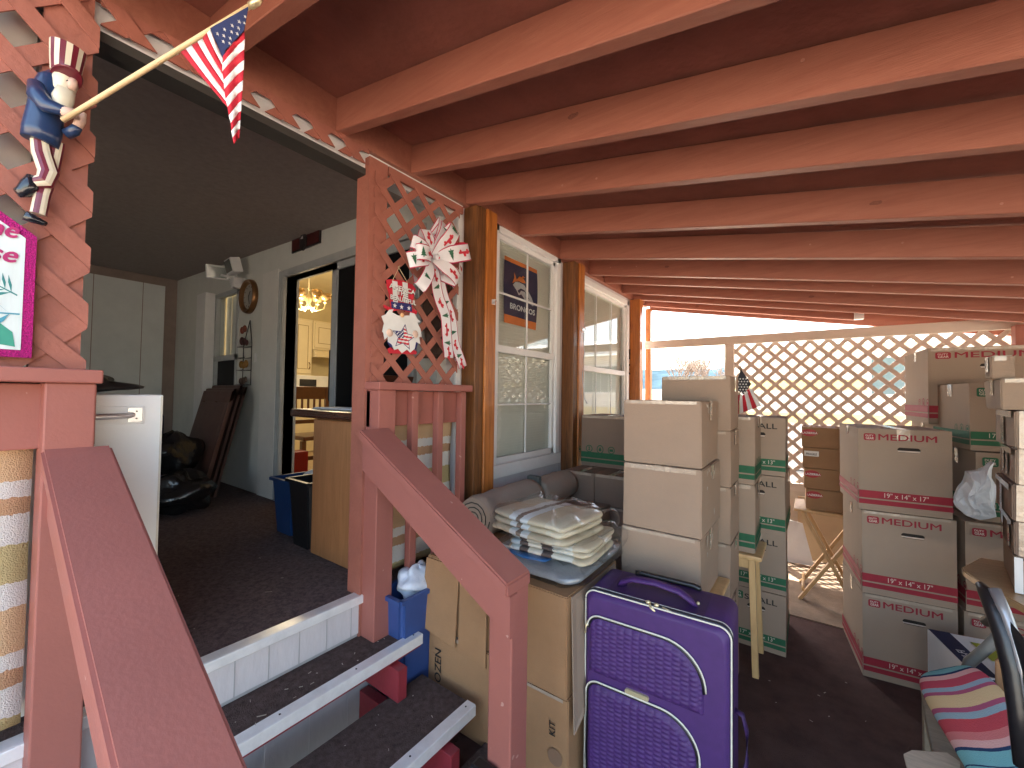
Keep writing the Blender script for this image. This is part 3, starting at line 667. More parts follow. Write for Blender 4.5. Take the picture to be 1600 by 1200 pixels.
# white-grey blank stack W
for k,lab in enumerate(('blank tan box just above the pine table behind the suitcase','blank tan box in the middle of the front stack behind the suitcase','blank tan box with torn tape on top of the front stack behind the suitcase')):
    carton('plain',(-.683+(0,.003,.0)[k],1.79+.010*k,.594+k*.278),(.326,.39,.2755),(0,-.8,1)[k],lab,'blank boxes stacked behind the suitcase',tape='torn')
# stack B
for k,lab in enumerate(('shallow blank box on the floor at the bottom of the tall rear stack','blank box second from the floor in the tall rear stack','blank box third from the floor in the tall rear stack','blank box third from the top of the tall rear stack','blank box second from the top of the tall rear stack','blank box on top of the tall rear stack, highest before the hills')):
    z=(0,.199,.470,.740,1.010,1.280)[k]; carton('plain',(-.635,2.22,z+.001),(.325,.285,(.196,.269,.268,.268,.268,.268)[k]),(0,.5,-.6,.3,0,.4)[k],lab,'blank boxes in the tall rear stack')
# extension: olive box top behind
carton('plain',(-1.10,3.3,1.0),(.30,.35,.36),0,'olive brown box top showing behind the blank boxes near the house numbers',None,mat('olive_card',(.22,.18,.10),.8,.05,4))
carton('plain',(-1.10,3.3,.0),(.32,.36,.997),0,'tall carton carrying the olive brown box near the house numbers',None,CBM)
# boxes by the wall
carton('greenside',(-1.49,3.02,.89),(.44,.40,.40),0,'green banded box with round symbols below the second house window',GS,CBM,extra='icons')
for i,(dx,z,lab) in enumerate(((0,.45,'dark taped box, lower left of the four below the window'),(.245,.45,'dark taped box, lower right of the four below the window'),(0,.67,'dark taped box, upper left of the four below the window'),(.245,.67,'dark taped box, upper right of the four below the window'))):
    carton('plain',(-1.50+dx,2.76,z),(.241,.42,.216),(0,1,-.6,.5)[i],lab,'dark taped boxes below the window',CBM)
for i,dx in enumerate((0,.36)):
    carton('plain',(-1.50+dx,2.74,0),(.355,.42,.447),0,('dark box on the floor below the house window, beside the wall','dark box on the floor behind the wrapped blankets')[i],'dark boxes on the floor by the wall',CBM)
# pine stool and tables
def stool(label,x0,x1,y0,y1,z,leg=.03):
    t=thing('pine_stool',label,'stool',(x0,y0,0)); g=MB(); g.box(x0,x1,y0,y1,z-.022,z,bev=.006); g.build('seat',PINE,t,True)
    for a,b,sx,sy in ((x0+.05,y0+.05,-1,-1),(x1-.05,y0+.05,1,-1),(x0+.05,y1-.05,-1,1),(x1-.05,y1-.05,1,1)):
        g=MB(); g.bar((a,b,z-.0225),(a+sx*.02,b+sy*.03,0),leg,leg,None,(0,1,0),.003); g.build('leg',PINE,t,True)
    for q in (y0+.04,y1-.06): g=MB(); g.box(x0+.06,x1-.06,q,q+.02,z-.08,z-.024); g.build('apron',PINE,t,True)
    return t
stool('pale pine stool carrying two green banded boxes',-.66,-.205,2.49,2.79,.621)
stool('pale pine table carrying the blank boxes behind the suitcase',-.70,-.31,1.80,2.20,.592)
def tray(label,x0,x1,y0,y1,z):
    t=thing('folding_tray_table',label,'tray table',(x0,y0,0)); g=MB(); g.box(x0,x1,y0,y1,z-.018,z,bev=.005); g.build('tray_top',PINE,t,True)
    for y in (y0+.03,y1-.03):
        g=MB(); g.bar((x0+.05,y,z-.02),(x1-.10,y,.0),.022,.035,None,(0,1,0),.003); g.build('leg',PINE,t,True)
        g=MB(); g.bar((x1-.05,y+.024,z-.02),(x0+.03,y+.024,.0),.022,.035,None,(0,1,0),.003); g.build('leg',PINE,t,True)
    g=MB(); g.tube([(x1-.12,y0+.03,.07),(x1-.12,y1-.03,.07)],.009); g.tube([(x0+.05,y0+.05,.07),(x0+.05,y1,.07)],.009); g.build('crossbar',PINE,t,True)
tray('pine folding tray table carrying four flat boxes near the fence',-.10,.36,3.62,4.0,.655)
LB=mat('red_oval_label',(.42,.03,.035),.5); LBW=mat('white_label',(.75,.73,.68),.6)
for k,lab in enumerate(('flat brown box with red label, bottom of four on the tray table','flat brown box with red label, second from the bottom on the tray table','flat brown box with white label, second from the top on the tray table','flat brown box with red label, top of four on the tray table')):
    dx=(.018,.008,-.002,-.008)[k]; t=carton('plain',(-.045+dx,3.66,.656+k*.1465),(.40,.32,.144),(2,1,0,0)[k],lab,'flat boxes on the tray table',CBD,tape=False)
    g=MB()
    if k==2: g.box(.010,.095,-.0045,-.0035,.085,.122,LBW); addtext(g,'FRAGILE',.022,'front',(.02,-.0052,.093),INKK,width=.062)
    else:
        g.poly([(.045+.045*math.cos(a*math.pi/10),-.0042,.105+.026*math.sin(a*math.pi/10)) for a in range(20)],LB); g.poly([(.0,-.0046,.094),(.095,-.0046,.094),(.095,-.0046,.112),(.0,-.0046,.112)],LB)
        addtext(g,'LAZIERRA',.020,'front',(.004,-.0054,.097),LBW,width=.088,bold=.03)
    g.build('box_label',None,t)
g=MB(); g.poly([(-.10,4.55,.02),(.95,4.55,.02),(.95,4.78,.50),(-.10,4.78,.52)],thick=(0,.012,.004)); tag(g.build('leaning_plywood_sheet',mat('tan_plywood',(.46,.33,.19),.7,.08,4)),'tan plywood sheet leaning against the lattice fence','plywood sheet')
g=MB(); g.poly([(-.20,4.40,.01),(.02,4.42,.01),(-.06,4.50,.34),(-.20,4.50,.36)],thick=(0,.004,.001)); tag(g.build('leaning_paper_sheet',WHITE),'pale sheet leaning beside the tray table','sheet')
# ---------------------------------------------------------------- porch cabinet and door wall things
t=thing('white_cabinet','tall white cabinet with a chrome handle standing at the left of the porch','cabinet',(-1.72,-.4,.563))
g=MB(); g.box(-2.25,-1.70,-.45,.422,.566,1.425,bev=.004); g.build('cabinet_body',WHITEC,t,True)
g=MB(); g.box(-1.699,-1.693,.10,.375,1.335,1.39,bev=.002,m=WHITEC); g.box(-1.693,-1.689,.335,.368,1.342,1.384,CHROME); g.box(-1.693,-1.689,.16,.193,1.342,1.384,CHROME)
g.tube([(-1.690,.345,1.363),(-1.672,.335,1.362),(-1.662,.30,1.361),(-1.660,.26,1.360),(-1.662,.22,1.361),(-1.672,.185,1.362),(-1.690,.178,1.363)],.0085,CHROME,8)
for z in (1.352,1.374): g.lathe([(.0025,0),(.0025,.0015)],(-1.689,.355,z),BLACK,8,'X')
g.build('handle',None,t,True)
g=MB(); g.box(-1.6995,-1.697,.415,.42,.57,1.42,PIPING); g.build('edge_bead',None,t,True)
def lump(name,label,cat,c,r,sc,m,seed,amp=.25,n=22,group=None,par=None):
    random.seed(seed); ph=[(random.uniform(0,6),random.uniform(0,6),random.uniform(2,6),random.uniform(2,6)) for _ in range(6)]
    g=MB()
    def fn(u,v):
        th=u*2*math.pi; f=v*math.pi; k=1+amp*sum(math.sin(a+th*round(c_/1.5))*math.sin(b+f*d_) for a,b,c_,d_ in ph)/3
        return V((c[0]+r*sc[0]*k*math.sin(f)*math.cos(th),c[1]+r*sc[1]*k*math.sin(f)*math.sin(th),max(c[2]-r*sc[2]*.9,c[2]+r*sc[2]*k*math.cos(f))))
    g.grid(fn,n,n,m); bmesh.ops.remove_doubles(g.b,verts=g.b.verts,dist=1e-4); o=g.build(name,None,par,True if par else False)
    return tag(o,label,cat,group) if label else o
lump('dark_jacket','dark jacket heaped on top of the white cabinet','jacket',(-2.0,.22,1.46),.12,(.9,1.4,.32),BLACK,3)
lump('red_cloth','dark red cloth on top of the white cabinet beside the jacket','cloth',(-1.86,-.02,1.455),.09,(.8,1.2,.3),mat('dark_red_cloth',(.12,.005,.008),.8),4)
lump('black_trash_bag','black plastic bag on the porch carpet, nearer the leaning table leaves','bag',(-3.72,1.05,.70),.20,(1.1,1.0,.75),BAGK,5,.3,group='black bags on the porch')
lump('black_trash_bag','black plastic bag lying low in front beside the white cabinet edge','bag',(-3.75,.72,.66),.20,(1.0,1.0,.55),BAGK,6,.3,group='black bags on the porch')
lump('black_trash_bag','black plastic bag piled behind the other two bags','bag',(-4.0,1.05,.95),.20,(.9,1.0,.8),BAGK,8,.3,group='black bags on the porch')
g=MB(); g.box(-4.45,-4.15,.62,1.05,.56,1.28,bev=.05); tag(g.build('navy_suitcase',NAVY),'navy suitcase standing behind the black bags on the porch','suitcase')
# leaning folded brown table leaves
for i,(yo,xo,h) in enumerate(((1.50,-4.62,.92),(1.44,-4.56,.93),(1.38,-4.52,.90),(1.33,-4.42,.88))):
    g=MB(); W=mat('reddish_brown_wood',(.10,.045,.035),.5,.2,8)
    x0,x1=xo,xo+.62
    for a,b in ((x0,x0+.05),(x1-.05,x1),((x0+x1)/2-.02,(x0+x1)/2+.02)): g.poly([(a,yo-.16,.558),(b,yo-.16,.558),(b,yo+.05,.558+h),(a,yo+.05,.558+h)],thick=(0,.02,.005))
    g.poly([(x0,yo+.03,.56+h*.90),(x1,yo+.03,.56+h*.90),(x1,yo+.052,.56+h*1.0),(x0,yo+.052,.56+h*1.0)],thick=(0,.018,.004))
    g.poly([(x0+.051,yo-.155,.57),(x1-.051,yo-.155,.57),(x1-.051,yo+.025,.56+h*.89),(x0+.051,yo+.025,.56+h*.89)],thick=(0,.006,.002))
    tag(g.build('folded_wooden_table',W),('folded brown table flat against the porch wall','second folded brown table leaning on the one at the wall','third folded brown table leaning towards the bags','foremost folded brown table nearest the black bags')[i],'folding table','folded tables leaning on the porch wall')
# clock
t=thing('wall_clock','round bronze wall clock left of the sliding door','clock',(-3.98,DY,2.27)); c=(-4.12,DY,2.30)
g=MB(); g.lathe([(.10,-.012),(.112,-.012),(.128,-.03),(.142,-.045),(.150,-.04),(.155,-.02),(.155,0),(.0,0)],c,None,36,'Y'); g.build('clock_case',BRONZE,t,True)
g=MB(); g.lathe([(.112,-.015),(.112,-.0125)],c,mat('clock_face',(.36,.34,.30),.5),36,'Y')
for k in range(12): a=k*math.pi/6; g.bar((c[0]+.085*math.sin(a),DY-.016,c[2]+.085*math.cos(a)),(c[0]+.10*math.sin(a),DY-.016,c[2]+.10*math.cos(a)),.004,.002,INKK,(0,1,0))
g.build('clock_dial',None,t,True)
g=MB(); g.bar((c[0],DY-.02,c[2]),(c[0]+.035,DY-.02,c[2]+.045),.006,.002,None,(0,1,0)); g.bar((c[0],DY-.022,c[2]),(c[0]+.03,DY-.022,c[2]-.07),.004,.002,None,(0,1,0)); g.build('clock_hands',INKK,t,True)
# wall rack
t=thing('wall_rack','small black metal wall rack with autumn ornaments below the clock','wall rack',(-3.98,DY,1.55))
g=MB(); X0,X1=-4.20,-4.03
for x in (X0,X1): g.tube([(x,DY-.015,1.50),(x,DY-.015,1.86)],.004)
for z in (1.50,1.63,1.74,1.84): g.tube([(X0,DY-.015,z),(X1,DY-.015,z)],.004); g.tube([(X0,DY-.07,z),(X1,DY-.07,z)],.003); g.tube([(X0,DY-.015,z),(X0,DY-.07,z)],.003)
g.tube([(X0,DY-.015,1.86),(-4.08,DY-.015,2.08),(X1,DY-.015,1.86)],.004); g.build('rack_frame',BLACK,t,True)
random.seed(11)
for zz,nn,cc in ((1.99,2,(.18,.05,.03)),(1.68,3,(.22,.11,.02)),(1.54,3,(.07,.04,.03)),(1.88,3,(.06,.02,.02))):
    g=MB()
    for k in range(nn): g.ball((-4.16+.05*k,DY-.045,zz+random.uniform(-.01,.015)),random.uniform(.018,.026),None,(1,.8,1.5),8)
    g.build('ornament',mat('ornament_%d'%int(zz*100),cc,.5,.3,20),t,True)
# flood light
t=thing('flood_light','white twin security flood light on the porch wall above the clock','flood light',(-3.85,DY,2.55))
g=MB(); g.lathe([(.045,-.10),(.045,-.0)],(-4.28,DY,2.45),WHITE,16,'Y'); g.box(-4.32,-4.24,DY-.09,DY-.03,2.39,2.48,WHITE); g.build('mount',None,t,True)
for px,rz,nm in ((-4.19,-5,'a'),(-4.52,60,'b')):
    M=Matrix.Translation(V((px,DY-.13,2.56)))@Matrix.Rotation(R(rz),4,'Z')@Matrix.Rotation(R(15),4,'X')
    g=MB(); g.box(-.09,.09,-.03,.05,-.065,.065,None,.008,M); h=g.build('lamp_head',WHITE,t,True)
    g=MB(); g.box(-.075,.075,-.036,-.031,-.05,.05,None,0,M); g.build('lamp_lens',mat('lamp_lens',(.13,.16,.15),.15,.1,20,coat=.5),h,True)
    g=MB(); g.bar((-4.28,DY-.06,2.48),(px,DY-.12,2.54),.02,.02); g.build('swivel_arm',WHITE,t,True)
# plaque over the door
t=thing('wooden_plaque','long dark wooden plaque with a black cut out figure above the sliding door','plaque',(-3.2,DY,2.55))
g=MB(); g.box(-3.36,-2.94,DY-.014,DY-.001,2.55,2.655,BLACK); g.box(-3.35,-2.95,DY-.018,DY-.014,2.562,2.645,mat('plaque_maroon',(.075,.012,.012),.6,.3,15)); g.build('board',None,t,True)
g=MB(); g.poly([(-3.16+.055*math.cos(a*math.pi/8)*(1 if a%2 else .8),DY-.02,2.60+.07*math.sin(a*math.pi/8)) for a in range(16)],thick=(0,-.01,0)); g.build('cut_out_figure',BLACK,t,True)
g=MB(); g.poly([(-3.19,DY-.031,2.625),(-3.15,DY-.031,2.62),(-3.16,DY-.031,2.645)],WHITE); g.build('cut_out_highlight',None,t,True)
g=MB(); g.box(-3.99,-3.95,DY-.008,DY-.001,1.70,1.78,bev=.002); tag(g.build('light_switch',WHITE),'white switch plate between the wall rack and the sliding door','switch')
g=MB(); g.box(-5.34,-5.29,DY-.008,DY-.001,1.86,2.05,bev=.002); tag(g.build('thermometer',WHITE),'small white thermometer left of the porch window post','thermometer')
# desk
t=thing('wooden_desk','oak panelled counter with dark walnut top at the edge of the porch','counter',(-2.2,1.2,.565))
g=MB(); g.box(-2.215,-1.68,1.205,1.56,.566,1.295,bev=.003); g.build('counter_body',OAK,t,True)
g=MB(); g.box(-2.42,-1.64,1.17,1.58,1.30,1.345,bev=.012); g.build('counter_top',DARKW,t,True)
g=MB(); g.box(-2.30,-1.85,1.24,1.42,1.346,1.352); g.box(-2.24,-1.9,1.22,1.36,1.353,1.358); tag(g.build('paper_stack',mat('paper',(.62,.66,.75),.7)),'papers lying on the dark counter top','papers')
t=thing('wicker_basket','dark basket with white rolls on the counter','basket',(-1.93,1.45,1.346))
g=MB(); g.box(-2.06,-1.80,1.38,1.54,1.347,1.41,bev=.01)
for k in range(4): g.box(-2.065,-1.795,1.375,1.545,1.352+k*.015,1.357+k*.015)
g.build('basket_body',mat('grey_wicker',(.06,.062,.065),.6,.3,40,.3,80),t,True)
for k in range(3): g=MB(); g.tube([(-2.02+k*.07,1.41,1.425),(-2.01+k*.07,1.46,1.445),(-2.0+k*.07,1.52,1.435)],.03,None,12); g.build('roll',WCL,t,True)
for i,(x,cc,lab) in enumerate(((-1.72,(.10,.035,.02),'dark brown frame leaning on the porch post at the counter end'),(-1.755,(.30,.11,.07),'reddish frame leaning behind the darker frame on the counter'))):
    g=MB(); g.poly([(x-.03,1.22,1.347),(x-.03,1.44,1.347),(x+.03,1.44,1.53),(x+.03,1.22,1.53)],thick=(.014,0,-.002)); g.box(x-.03,x-.026,1.25,1.40,1.36,1.37)
    tag(g.build('picture_frame',mat('frame_wood_%d'%i,cc,.35,.2,12,coat=.3)),lab,'picture frame')
# bins
def bin_(name,label,c,w,d,h,m,tilt=.8,grp=None):
    t=thing(name,label,'bin',(c[0],c[1],c[2]),0,grp); g=MB()
    x,y,z=c
    def ring(zz,k,e=0): return [(x+sx*(w/2*k-e),y+sy*(d/2*k-e),z+zz) for sx,sy in ((-1,-1),(1,-1),(1,1),(-1,1))]
    rs=[ring(0,tilt),ring(h,1),ring(h,1,.008),ring(.02,tilt,.008)]
    vs=[[g.b.verts.new(p) for p in q] for q in rs]
    for A,B in zip(vs,vs[1:]):
        for k in range(4): g.b.faces.new((A[k],A[(k+1)%4],B[(k+1)%4],B[k]))
    g.b.faces.new(vs[0][::-1]); g.b.faces.new(vs[-1])
    bmesh.ops.bevel(g.b,geom=[e for e in g.b.edges if abs((e.verts[0].co-e.verts[1].co).z)>.1],offset=.02,segments=3,affect='EDGES')
    g.build('bin_body',m,t,True)
    g=MB(); P=[V(p) for p in ring(h,1.03)]; 
    for a,b in zip(P,P[1:]+P[:1]): g.bar(a,b,.02,.018)
    g.build('bin_rim',m,t,True); return t
b=bin_('recycling_bin','dark blue recycling bin on the porch carpet beside the counter',(-2.66,1.36,.56),.26,.22,.33,DBLUE)
lump('paper_sheet','white paper sticking out of the dark blue bin by the counter','paper',(-2.55,1.40,.90),.06,(1.2,1,.8),WCL,3)
b=bin_('waste_bin','black waste bin squeezed between the blue bin and the counter',(-2.36,1.32,.56),.24,.24,.37,BLACK)
# ---------------------------------------------------------------- kitchen through the door
CAB=mat('cream_cabinet_paint',(.68,.58,.38),.45,.05,3)
t=thing('kitchen_cabinet','cream kitchen wall cabinets seen through the sliding door','cabinet',(-6.5,3.0,1.6))
XC=-6.36
for (y0,y1,z0,z1) in ((3.085,3.40,1.70,2.58),(3.41,3.80,2.12,2.58),(3.81,4.3,2.12,2.58)):
    g=MB(); g.box(-6.69,XC,y0,y1,z0,z1,bev=.004); cb=g.build('cabinet_case',CAB,t,True)
    g=MB(); g.box(XC+.002,XC+.022,y0+.02,y1-.02,z0+.03,z1-.03,bev=.006); g.build('cabinet_door',CAB,cb,True)
    g=MB(); a_,b_,c_,d_=y0+.075,y1-.075,z0+.10,z1-.10
    for q in ((a_,b_,c_,c_+.008),(a_,b_,d_-.008,d_),(a_,a_+.008,c_+.008,d_-.008),(b_-.008,b_,c_+.008,d_-.008)): g.box(XC+.0225,XC+.024,*q)
    g.build('panel_groove',mat('groove_tan',(.30,.20,.09),.6),cb,True)
    g=MB(); g.tube([(XC+.02,y1-.055,z0+.10),(XC+.05,y1-.055,z0+.13),(XC+.05,y1-.055,z0+.18),(XC+.02,y1-.055,z0+.21)],.007); g.build('handle',BRONZE,cb,True)
g=MB(); g.poly([(XC+.12,3.42,2.0),(XC+.12,4.2,2.0),(XC,4.2,2.115),(XC,3.42,2.115)],thick=(-.2,0,0)); tag(g.build('range_hood',CAB),'cream range hood under the shorter cabinets','range hood')
g=MB(); g.box(-6.69,-6.10,1.72,4.9,.56,1.40,CAB); g.box(-6.69,-6.06,1.72,4.9,1.401,1.44,mat('counter_cream',(.60,.52,.36),.3)); tag(g.build('kitchen_counter'),'cream kitchen base cabinets and worktop at the back','counter')
t=thing('microwave_oven','white microwave with a dark door on the kitchen worktop','microwave',(-6.4,3.1,1.44)); g=MB(); g.box(-6.6,-6.25,3.08,3.62,1.441,1.70,bev=.01); g.build('oven_case',WHITE,t,True)
g=MB(); g.box(-6.249,-6.243,3.16,3.42,1.47,1.64); g.build('oven_door',BLACK,t,True)
# chandelier (lit)
cx,cy,cz=-4.9,2.56,2.56
t=thing('chandelier','brass chandelier hanging in the kitchen beyond the sliding door','chandelier',(cx,cy,cz))
g=MB(); g.tube([(cx,cy,3.15),(cx,cy,cz+.05)],.008); g.lathe([(.0,.1),(.02,.08),(.045,.02),(.02,-.03),(.03,-.07),(0,-.1)],(cx,cy,cz-.02),None,14); g.build('stem',GOLD,t,True)
BULB=bpy.data.materials.new('bulb_glow'); BULB.use_nodes=True; bn=BULB.node_tree.nodes['Principled BSDF']; bn.inputs['Base Color'].default_value=(1,.9,.7,1); bn.inputs['Emission Color'].default_value=(1,.72,.38,1); bn.inputs['Emission Strength'].default_value=1.2
for k in range(6):
    a=k*math.pi/3; dx,dy=math.cos(a),math.sin(a)
    g=MB(); g.tube([(cx,cy,cz-.06),(cx+.08*dx,cy+.08*dy,cz-.13),(cx+.17*dx,cy+.17*dy,cz-.10),(cx+.19*dx,cy+.19*dy,cz-.03)],.007,GOLD); g.lathe([(.012,0),(.03,.01),(.012,.03)],(cx+.19*dx,cy+.19*dy,cz-.03),GOLD,10); arm=g.build('arm',None,t,True)
    g=MB(); g.lathe([(.012,0),(.05,.02),(.065,.06),(.055,.09)],(cx+.19*dx,cy+.19*dy,cz-.0),None,14); g.build('glass_shade',mat('chandelier_glass',(.6,.42,.2),.1,.05,spec=.8,trans=.6),arm,True)
pl=bpy.data.lights.new('chandelier_light','POINT'); pl.energy=7; pl.color=(1,.80,.50); pl.shadow_soft_size=.12; po=bpy.data.objects.new('chandelier_light',pl); po.location=(0,0,-.18); po.parent=t; COL.objects.link(po)
# dining chair
t=thing('dining_chair','brown wooden dining chair with spindle back just inside the sliding door','chair',(-3.4,2.3,.56)); CW=mat('chair_wood',(.17,.065,.025),.35,.2,10,coat=.3)
CX_=-4.2; ya,yb=1.97,2.42
for y in (ya,yb): g=MB(); g.box(CX_-.02,CX_+.02,y-.02,y+.02,.56,1.50,bev=.004); g.build('back_post',CW,t,True)
g=MB(); g.box(CX_-.012,CX_+.012,ya+.02,yb-.02,1.37,1.50,bev=.006); g.build('crest_rail',CW,t,True)
for z in (1.12,1.20): g=MB(); g.box(CX_-.012,CX_+.012,ya+.02,yb-.02,z,z+.04,bev=.004); g.build('lower_rail',CW,t,True)
for k in range(6): g=MB(); g.tube([(CX_,ya+.06+k*.063,1.24),(CX_,ya+.06+k*.063,1.37)],.012); g.build('spindle',CW,t,True)
g=MB(); g.box(CX_,CX_+.43,ya-.01,yb+.01,.99,1.03,bev=.01); g.build('seat',CW,t,True)
for y in (ya,yb): g=MB(); g.box(CX_+.38,CX_+.42,y-.02,y+.02,.56,.988); g.build('leg',CW,t,True)
g=MB(); g.box(CX_-.01,CX_+.01,ya+.02,yb-.02,.74,.78); g.build('stretcher',CW,t,True)
g=MB(); g.box(-3.75,-3.62,1.80,1.93,.56,.92,bev=.01); tag(g.build('red_canister',mat('red_canister_plastic',(.3,.01,.01),.35)),'red canister on the floor in front of the dining chair','canister')
# ---------------------------------------------------------------- suitcase
def rrect(x0,x1,z0,z1,rs,n=8):  # radii: bl, br, tr, tl ; returns points counter clockwise
    P=[]
    for (cx_,cz_,a0,r) in ((x1-rs[1],z0+rs[1],270,rs[1]),(x1-rs[2],z1-rs[2],0,rs[2]),(x0+rs[3],z1-rs[3],90,rs[3]),(x0+rs[0],z0+rs[0],180,rs[0])):
        if r<=0: P.append((cx_,cz_)); continue
        for k in range(n+1): a=R(a0+90*k/n); P.append((cx_+r*math.cos(a),cz_+r*math.sin(a)))
    return P
sc=thing('purple_suitcase','large purple fabric suitcase with quilted pockets standing upright beside the stair handrail','suitcase',(-.672,1.395,0),R(2.5))
SW,SD,SH=.475,.27,.735
g=MB(); out=rrect(0,SW,.03,SH,(.04,.04,.034,.034),8)
# body: loft with soft front edge
layers=((0.0,.020),(.012,.006),(.03,0),(SD-.03,0),(SD-.01,.008),(SD,.024))
rings=[]
cxm,czm=SW/2,(SH+.03)/2
for y,ins in layers: rings.append([g.b.verts.new((cxm+(x-cxm)*(1-ins*2/SW),y,czm+(z-czm)*(1-ins*2/SH))) for x,z in out])
for a,b in zip(rings,rings[1:]):
    for k in range(len(a)):
        f=g.b.faces.new((a[k],a[(k+1)%len(a)],b[(k+1)%len(a)],b[k])); f.smooth=True
g.b.faces.new(rings[0]); g.b.faces.new(rings[-1])
body=g.build('shell',PURP,sc)
def piping(P,r,m,y,nm,closed=True): g=MB(); g.tube([(x,y,z) for x,z in P],r,None,6,closed); return g.build(nm,m,sc)
# side gusset band of dark purple on top
g=MB(); 
def topband(u,v):
    x=.07+(SW-.15)*u; return V((x,.045+(SD-.09)*v,SH+.0015+.003*math.sin(math.pi*u)*math.sin(math.pi*v)))
g.grid(topband,10,6); g.build('top_panel',PURPD,sc)
# main zipper: two cream lines and black coil
P0=rrect(.006,SW-.006,.04,SH-.008,(.04,.04,.036,.036),10)
def arc(P,y): return [(x,y,z) for x,z in P]
g=MB(); g.tube(arc(P0,.018),.0027,None,6,True); g.tube(arc(P0,.046),.0027,None,6,True); 
# move piping outward by scaling slightly
bmesh.ops.scale(g.b,vec=(1.028,1,1.020),verts=g.b.verts,space=Matrix.Translation((-cxm,0,-czm))); g.build('main_piping',PIPING,sc)
g=MB(); g.tube(arc(P0,.032),.0055,None,6,True); bmesh.ops.scale(g.b,vec=(1.024,1,1.017),verts=g.b.verts,space=Matrix.Translation((-cxm,0,-czm))); g.build('main_zipper',BLACK,sc)
def inside(P,x,z):
    c=False
    for k in range(len(P)):
        (xa,za),(xb,zb)=P[k-1],P[k]
        if (za>z)!=(zb>z) and x<(xb-xa)*(z-za)/(zb-za)+xa: c=not c
    return c
def edged(P,x,z):
    d=9
    for k in range(len(P)):
        a=V((*P[k-1],0)); b=V((*P[k],0)); p=V((x,z,0)); ab=b-a
        t=max(0,min(1,(p-a).dot(ab)/max(1e-9,ab.length_squared))); d=min(d,(p-a-ab*t).length)
    return d
def pocket(P,bulge,nm):
    xs=[p[0] for p in P]; zs=[p[1] for p in P]; x0,x1,z0,z1=min(xs),max(xs),min(zs),max(zs)
    g=MB(); nx=int((x1-x0)/.0042); nz=int((z1-z0)/.0034); vv={}
    pt=.026; ph=.0150
    for a in range(nx+1):
        for b in range(nz+1):
            x=x0+(x1-x0)*a/nx; z=z0+(z1-z0)*b/nz
            d=edged(P,x,z); ins=inside(P,x,z)
            if not ins and d>.003: continue
            col=math.floor((x-x0)/pt); fx=(x-x0)/pt-col; fz=(z-z0)/ph+(.5 if col%2 else 0); fz-=math.floor(fz)
            q=(abs(math.sin(math.pi*fx))**.45)*(abs(math.sin(math.pi*fz))**.55)
            e=min(1,d/.022) if ins else 0
            vv[a,b]=g.b.verts.new((x,-(bulge*e**.6+0.0052*q*min(1,d/.006 if ins else 0))+.001,z))
    for a in range(nx):
        for b in range(nz):
            k=[(a,b),(a+1,b),(a+1,b+1),(a,b+1)]
            if all(i in vv for i in k): f=g.b.faces.new([vv[i] for i in k]); f.smooth=True
    o=g.build(nm,PURP,sc); return o
PU=rrect(.022,.402,.455,.655,(.0,.0,.13,.045),10); PL=rrect(.018,.385,.045,.425,(.02,.02,.12,.045),10)
pu=pocket(PU,.012,'upper_pocket'); pl_=pocket(PL,.016,'lower_pocket')
for P,par,lo in ((PU,pu,.46),(PL,pl_,.05)):
    Q=[p for p in P]; i0=0
    Q=[p for p in Q if not (p[1]<lo and True)] if par is pu else Q
    g=MB(); g.tube([(x,-.006,z) for x,z in Q],.0042,None,6,par is pl_); 
    o=g.build('pocket_zipper',BLACK,par)
    g=MB(); g.tube([(x+(.006 if x>.2 else -.004),-.008,z+.005) for x,z in Q],.0029,None,6,par is pl_); g.build('pocket_piping',PIPING,par)
g=MB(); P=rrect(.155,.235,.432,.448,(.0079,)*4,5); g.poly([(x,-.009,z) for x,z in P],thick=(0,.009,0)); g.build('name_plate',GOLD,sc)
g=MB(); g.tube([(.105,.11,SH),(.112,.10,SH+.022),(.15,.095,SH+.042),(.23,.092,SH+.050),(.31,.095,SH+.040),(.345,.10,SH+.018),(.35,.11,SH)],.020,None,10,flat=.5); g.build('top_handle',PURP,sc)
g=MB(); 
for x in (.10,.365): g.ball((x,.12,SH+.005),.006,GOLD,seg=8)
g.tube([(.225,.03,SH+.004),(.235,.015,SH-.004),(.25,.012,SH-.012)],.005,GOLD,6); g.ball((.222,.03,SH+.005),.009,GOLD,(1,.7,.7),8); g.ball((.25,.028,SH+.004),.009,GOLD,(1,.7,.7),8); g.tube([(.268,.03,SH+.002),(.30,.025,SH-.004)],.003,GOLD,6); g.tube([(.018,-.004,.63),(.014,-.012,.615),(.012,-.012,.59)],.004,GOLD,6)
g.build('zipper_pulls',None,sc)
g=MB(); g.tube([(SW+.0,.12,.43),(SW+.022,.12,.425),(SW+.034,.12,.38),(SW+.034,.12,.28),(SW+.022,.12,.235),(SW,.12,.23)],.013,None,8,flat=.5); g.build('side_handle',PURPD,sc)
g=MB(); g.tube([(.12,SD-.03,SH),(.12,SD-.03,SH+.006),(.14,SD-.03,SH+.010),(.33,SD-.03,SH+.010),(.35,SD-.03,SH+.006),(.35,SD-.03,SH)],.010,None,8); g.build('pull_bar',BLACK,sc)
for x in (.05,SW-.05): g=MB(); g.lathe([(.024,-.012),(.024,.012)],(x,SD-.04,.025),None,16,'X'); g.build('wheel',BLACK,sc)
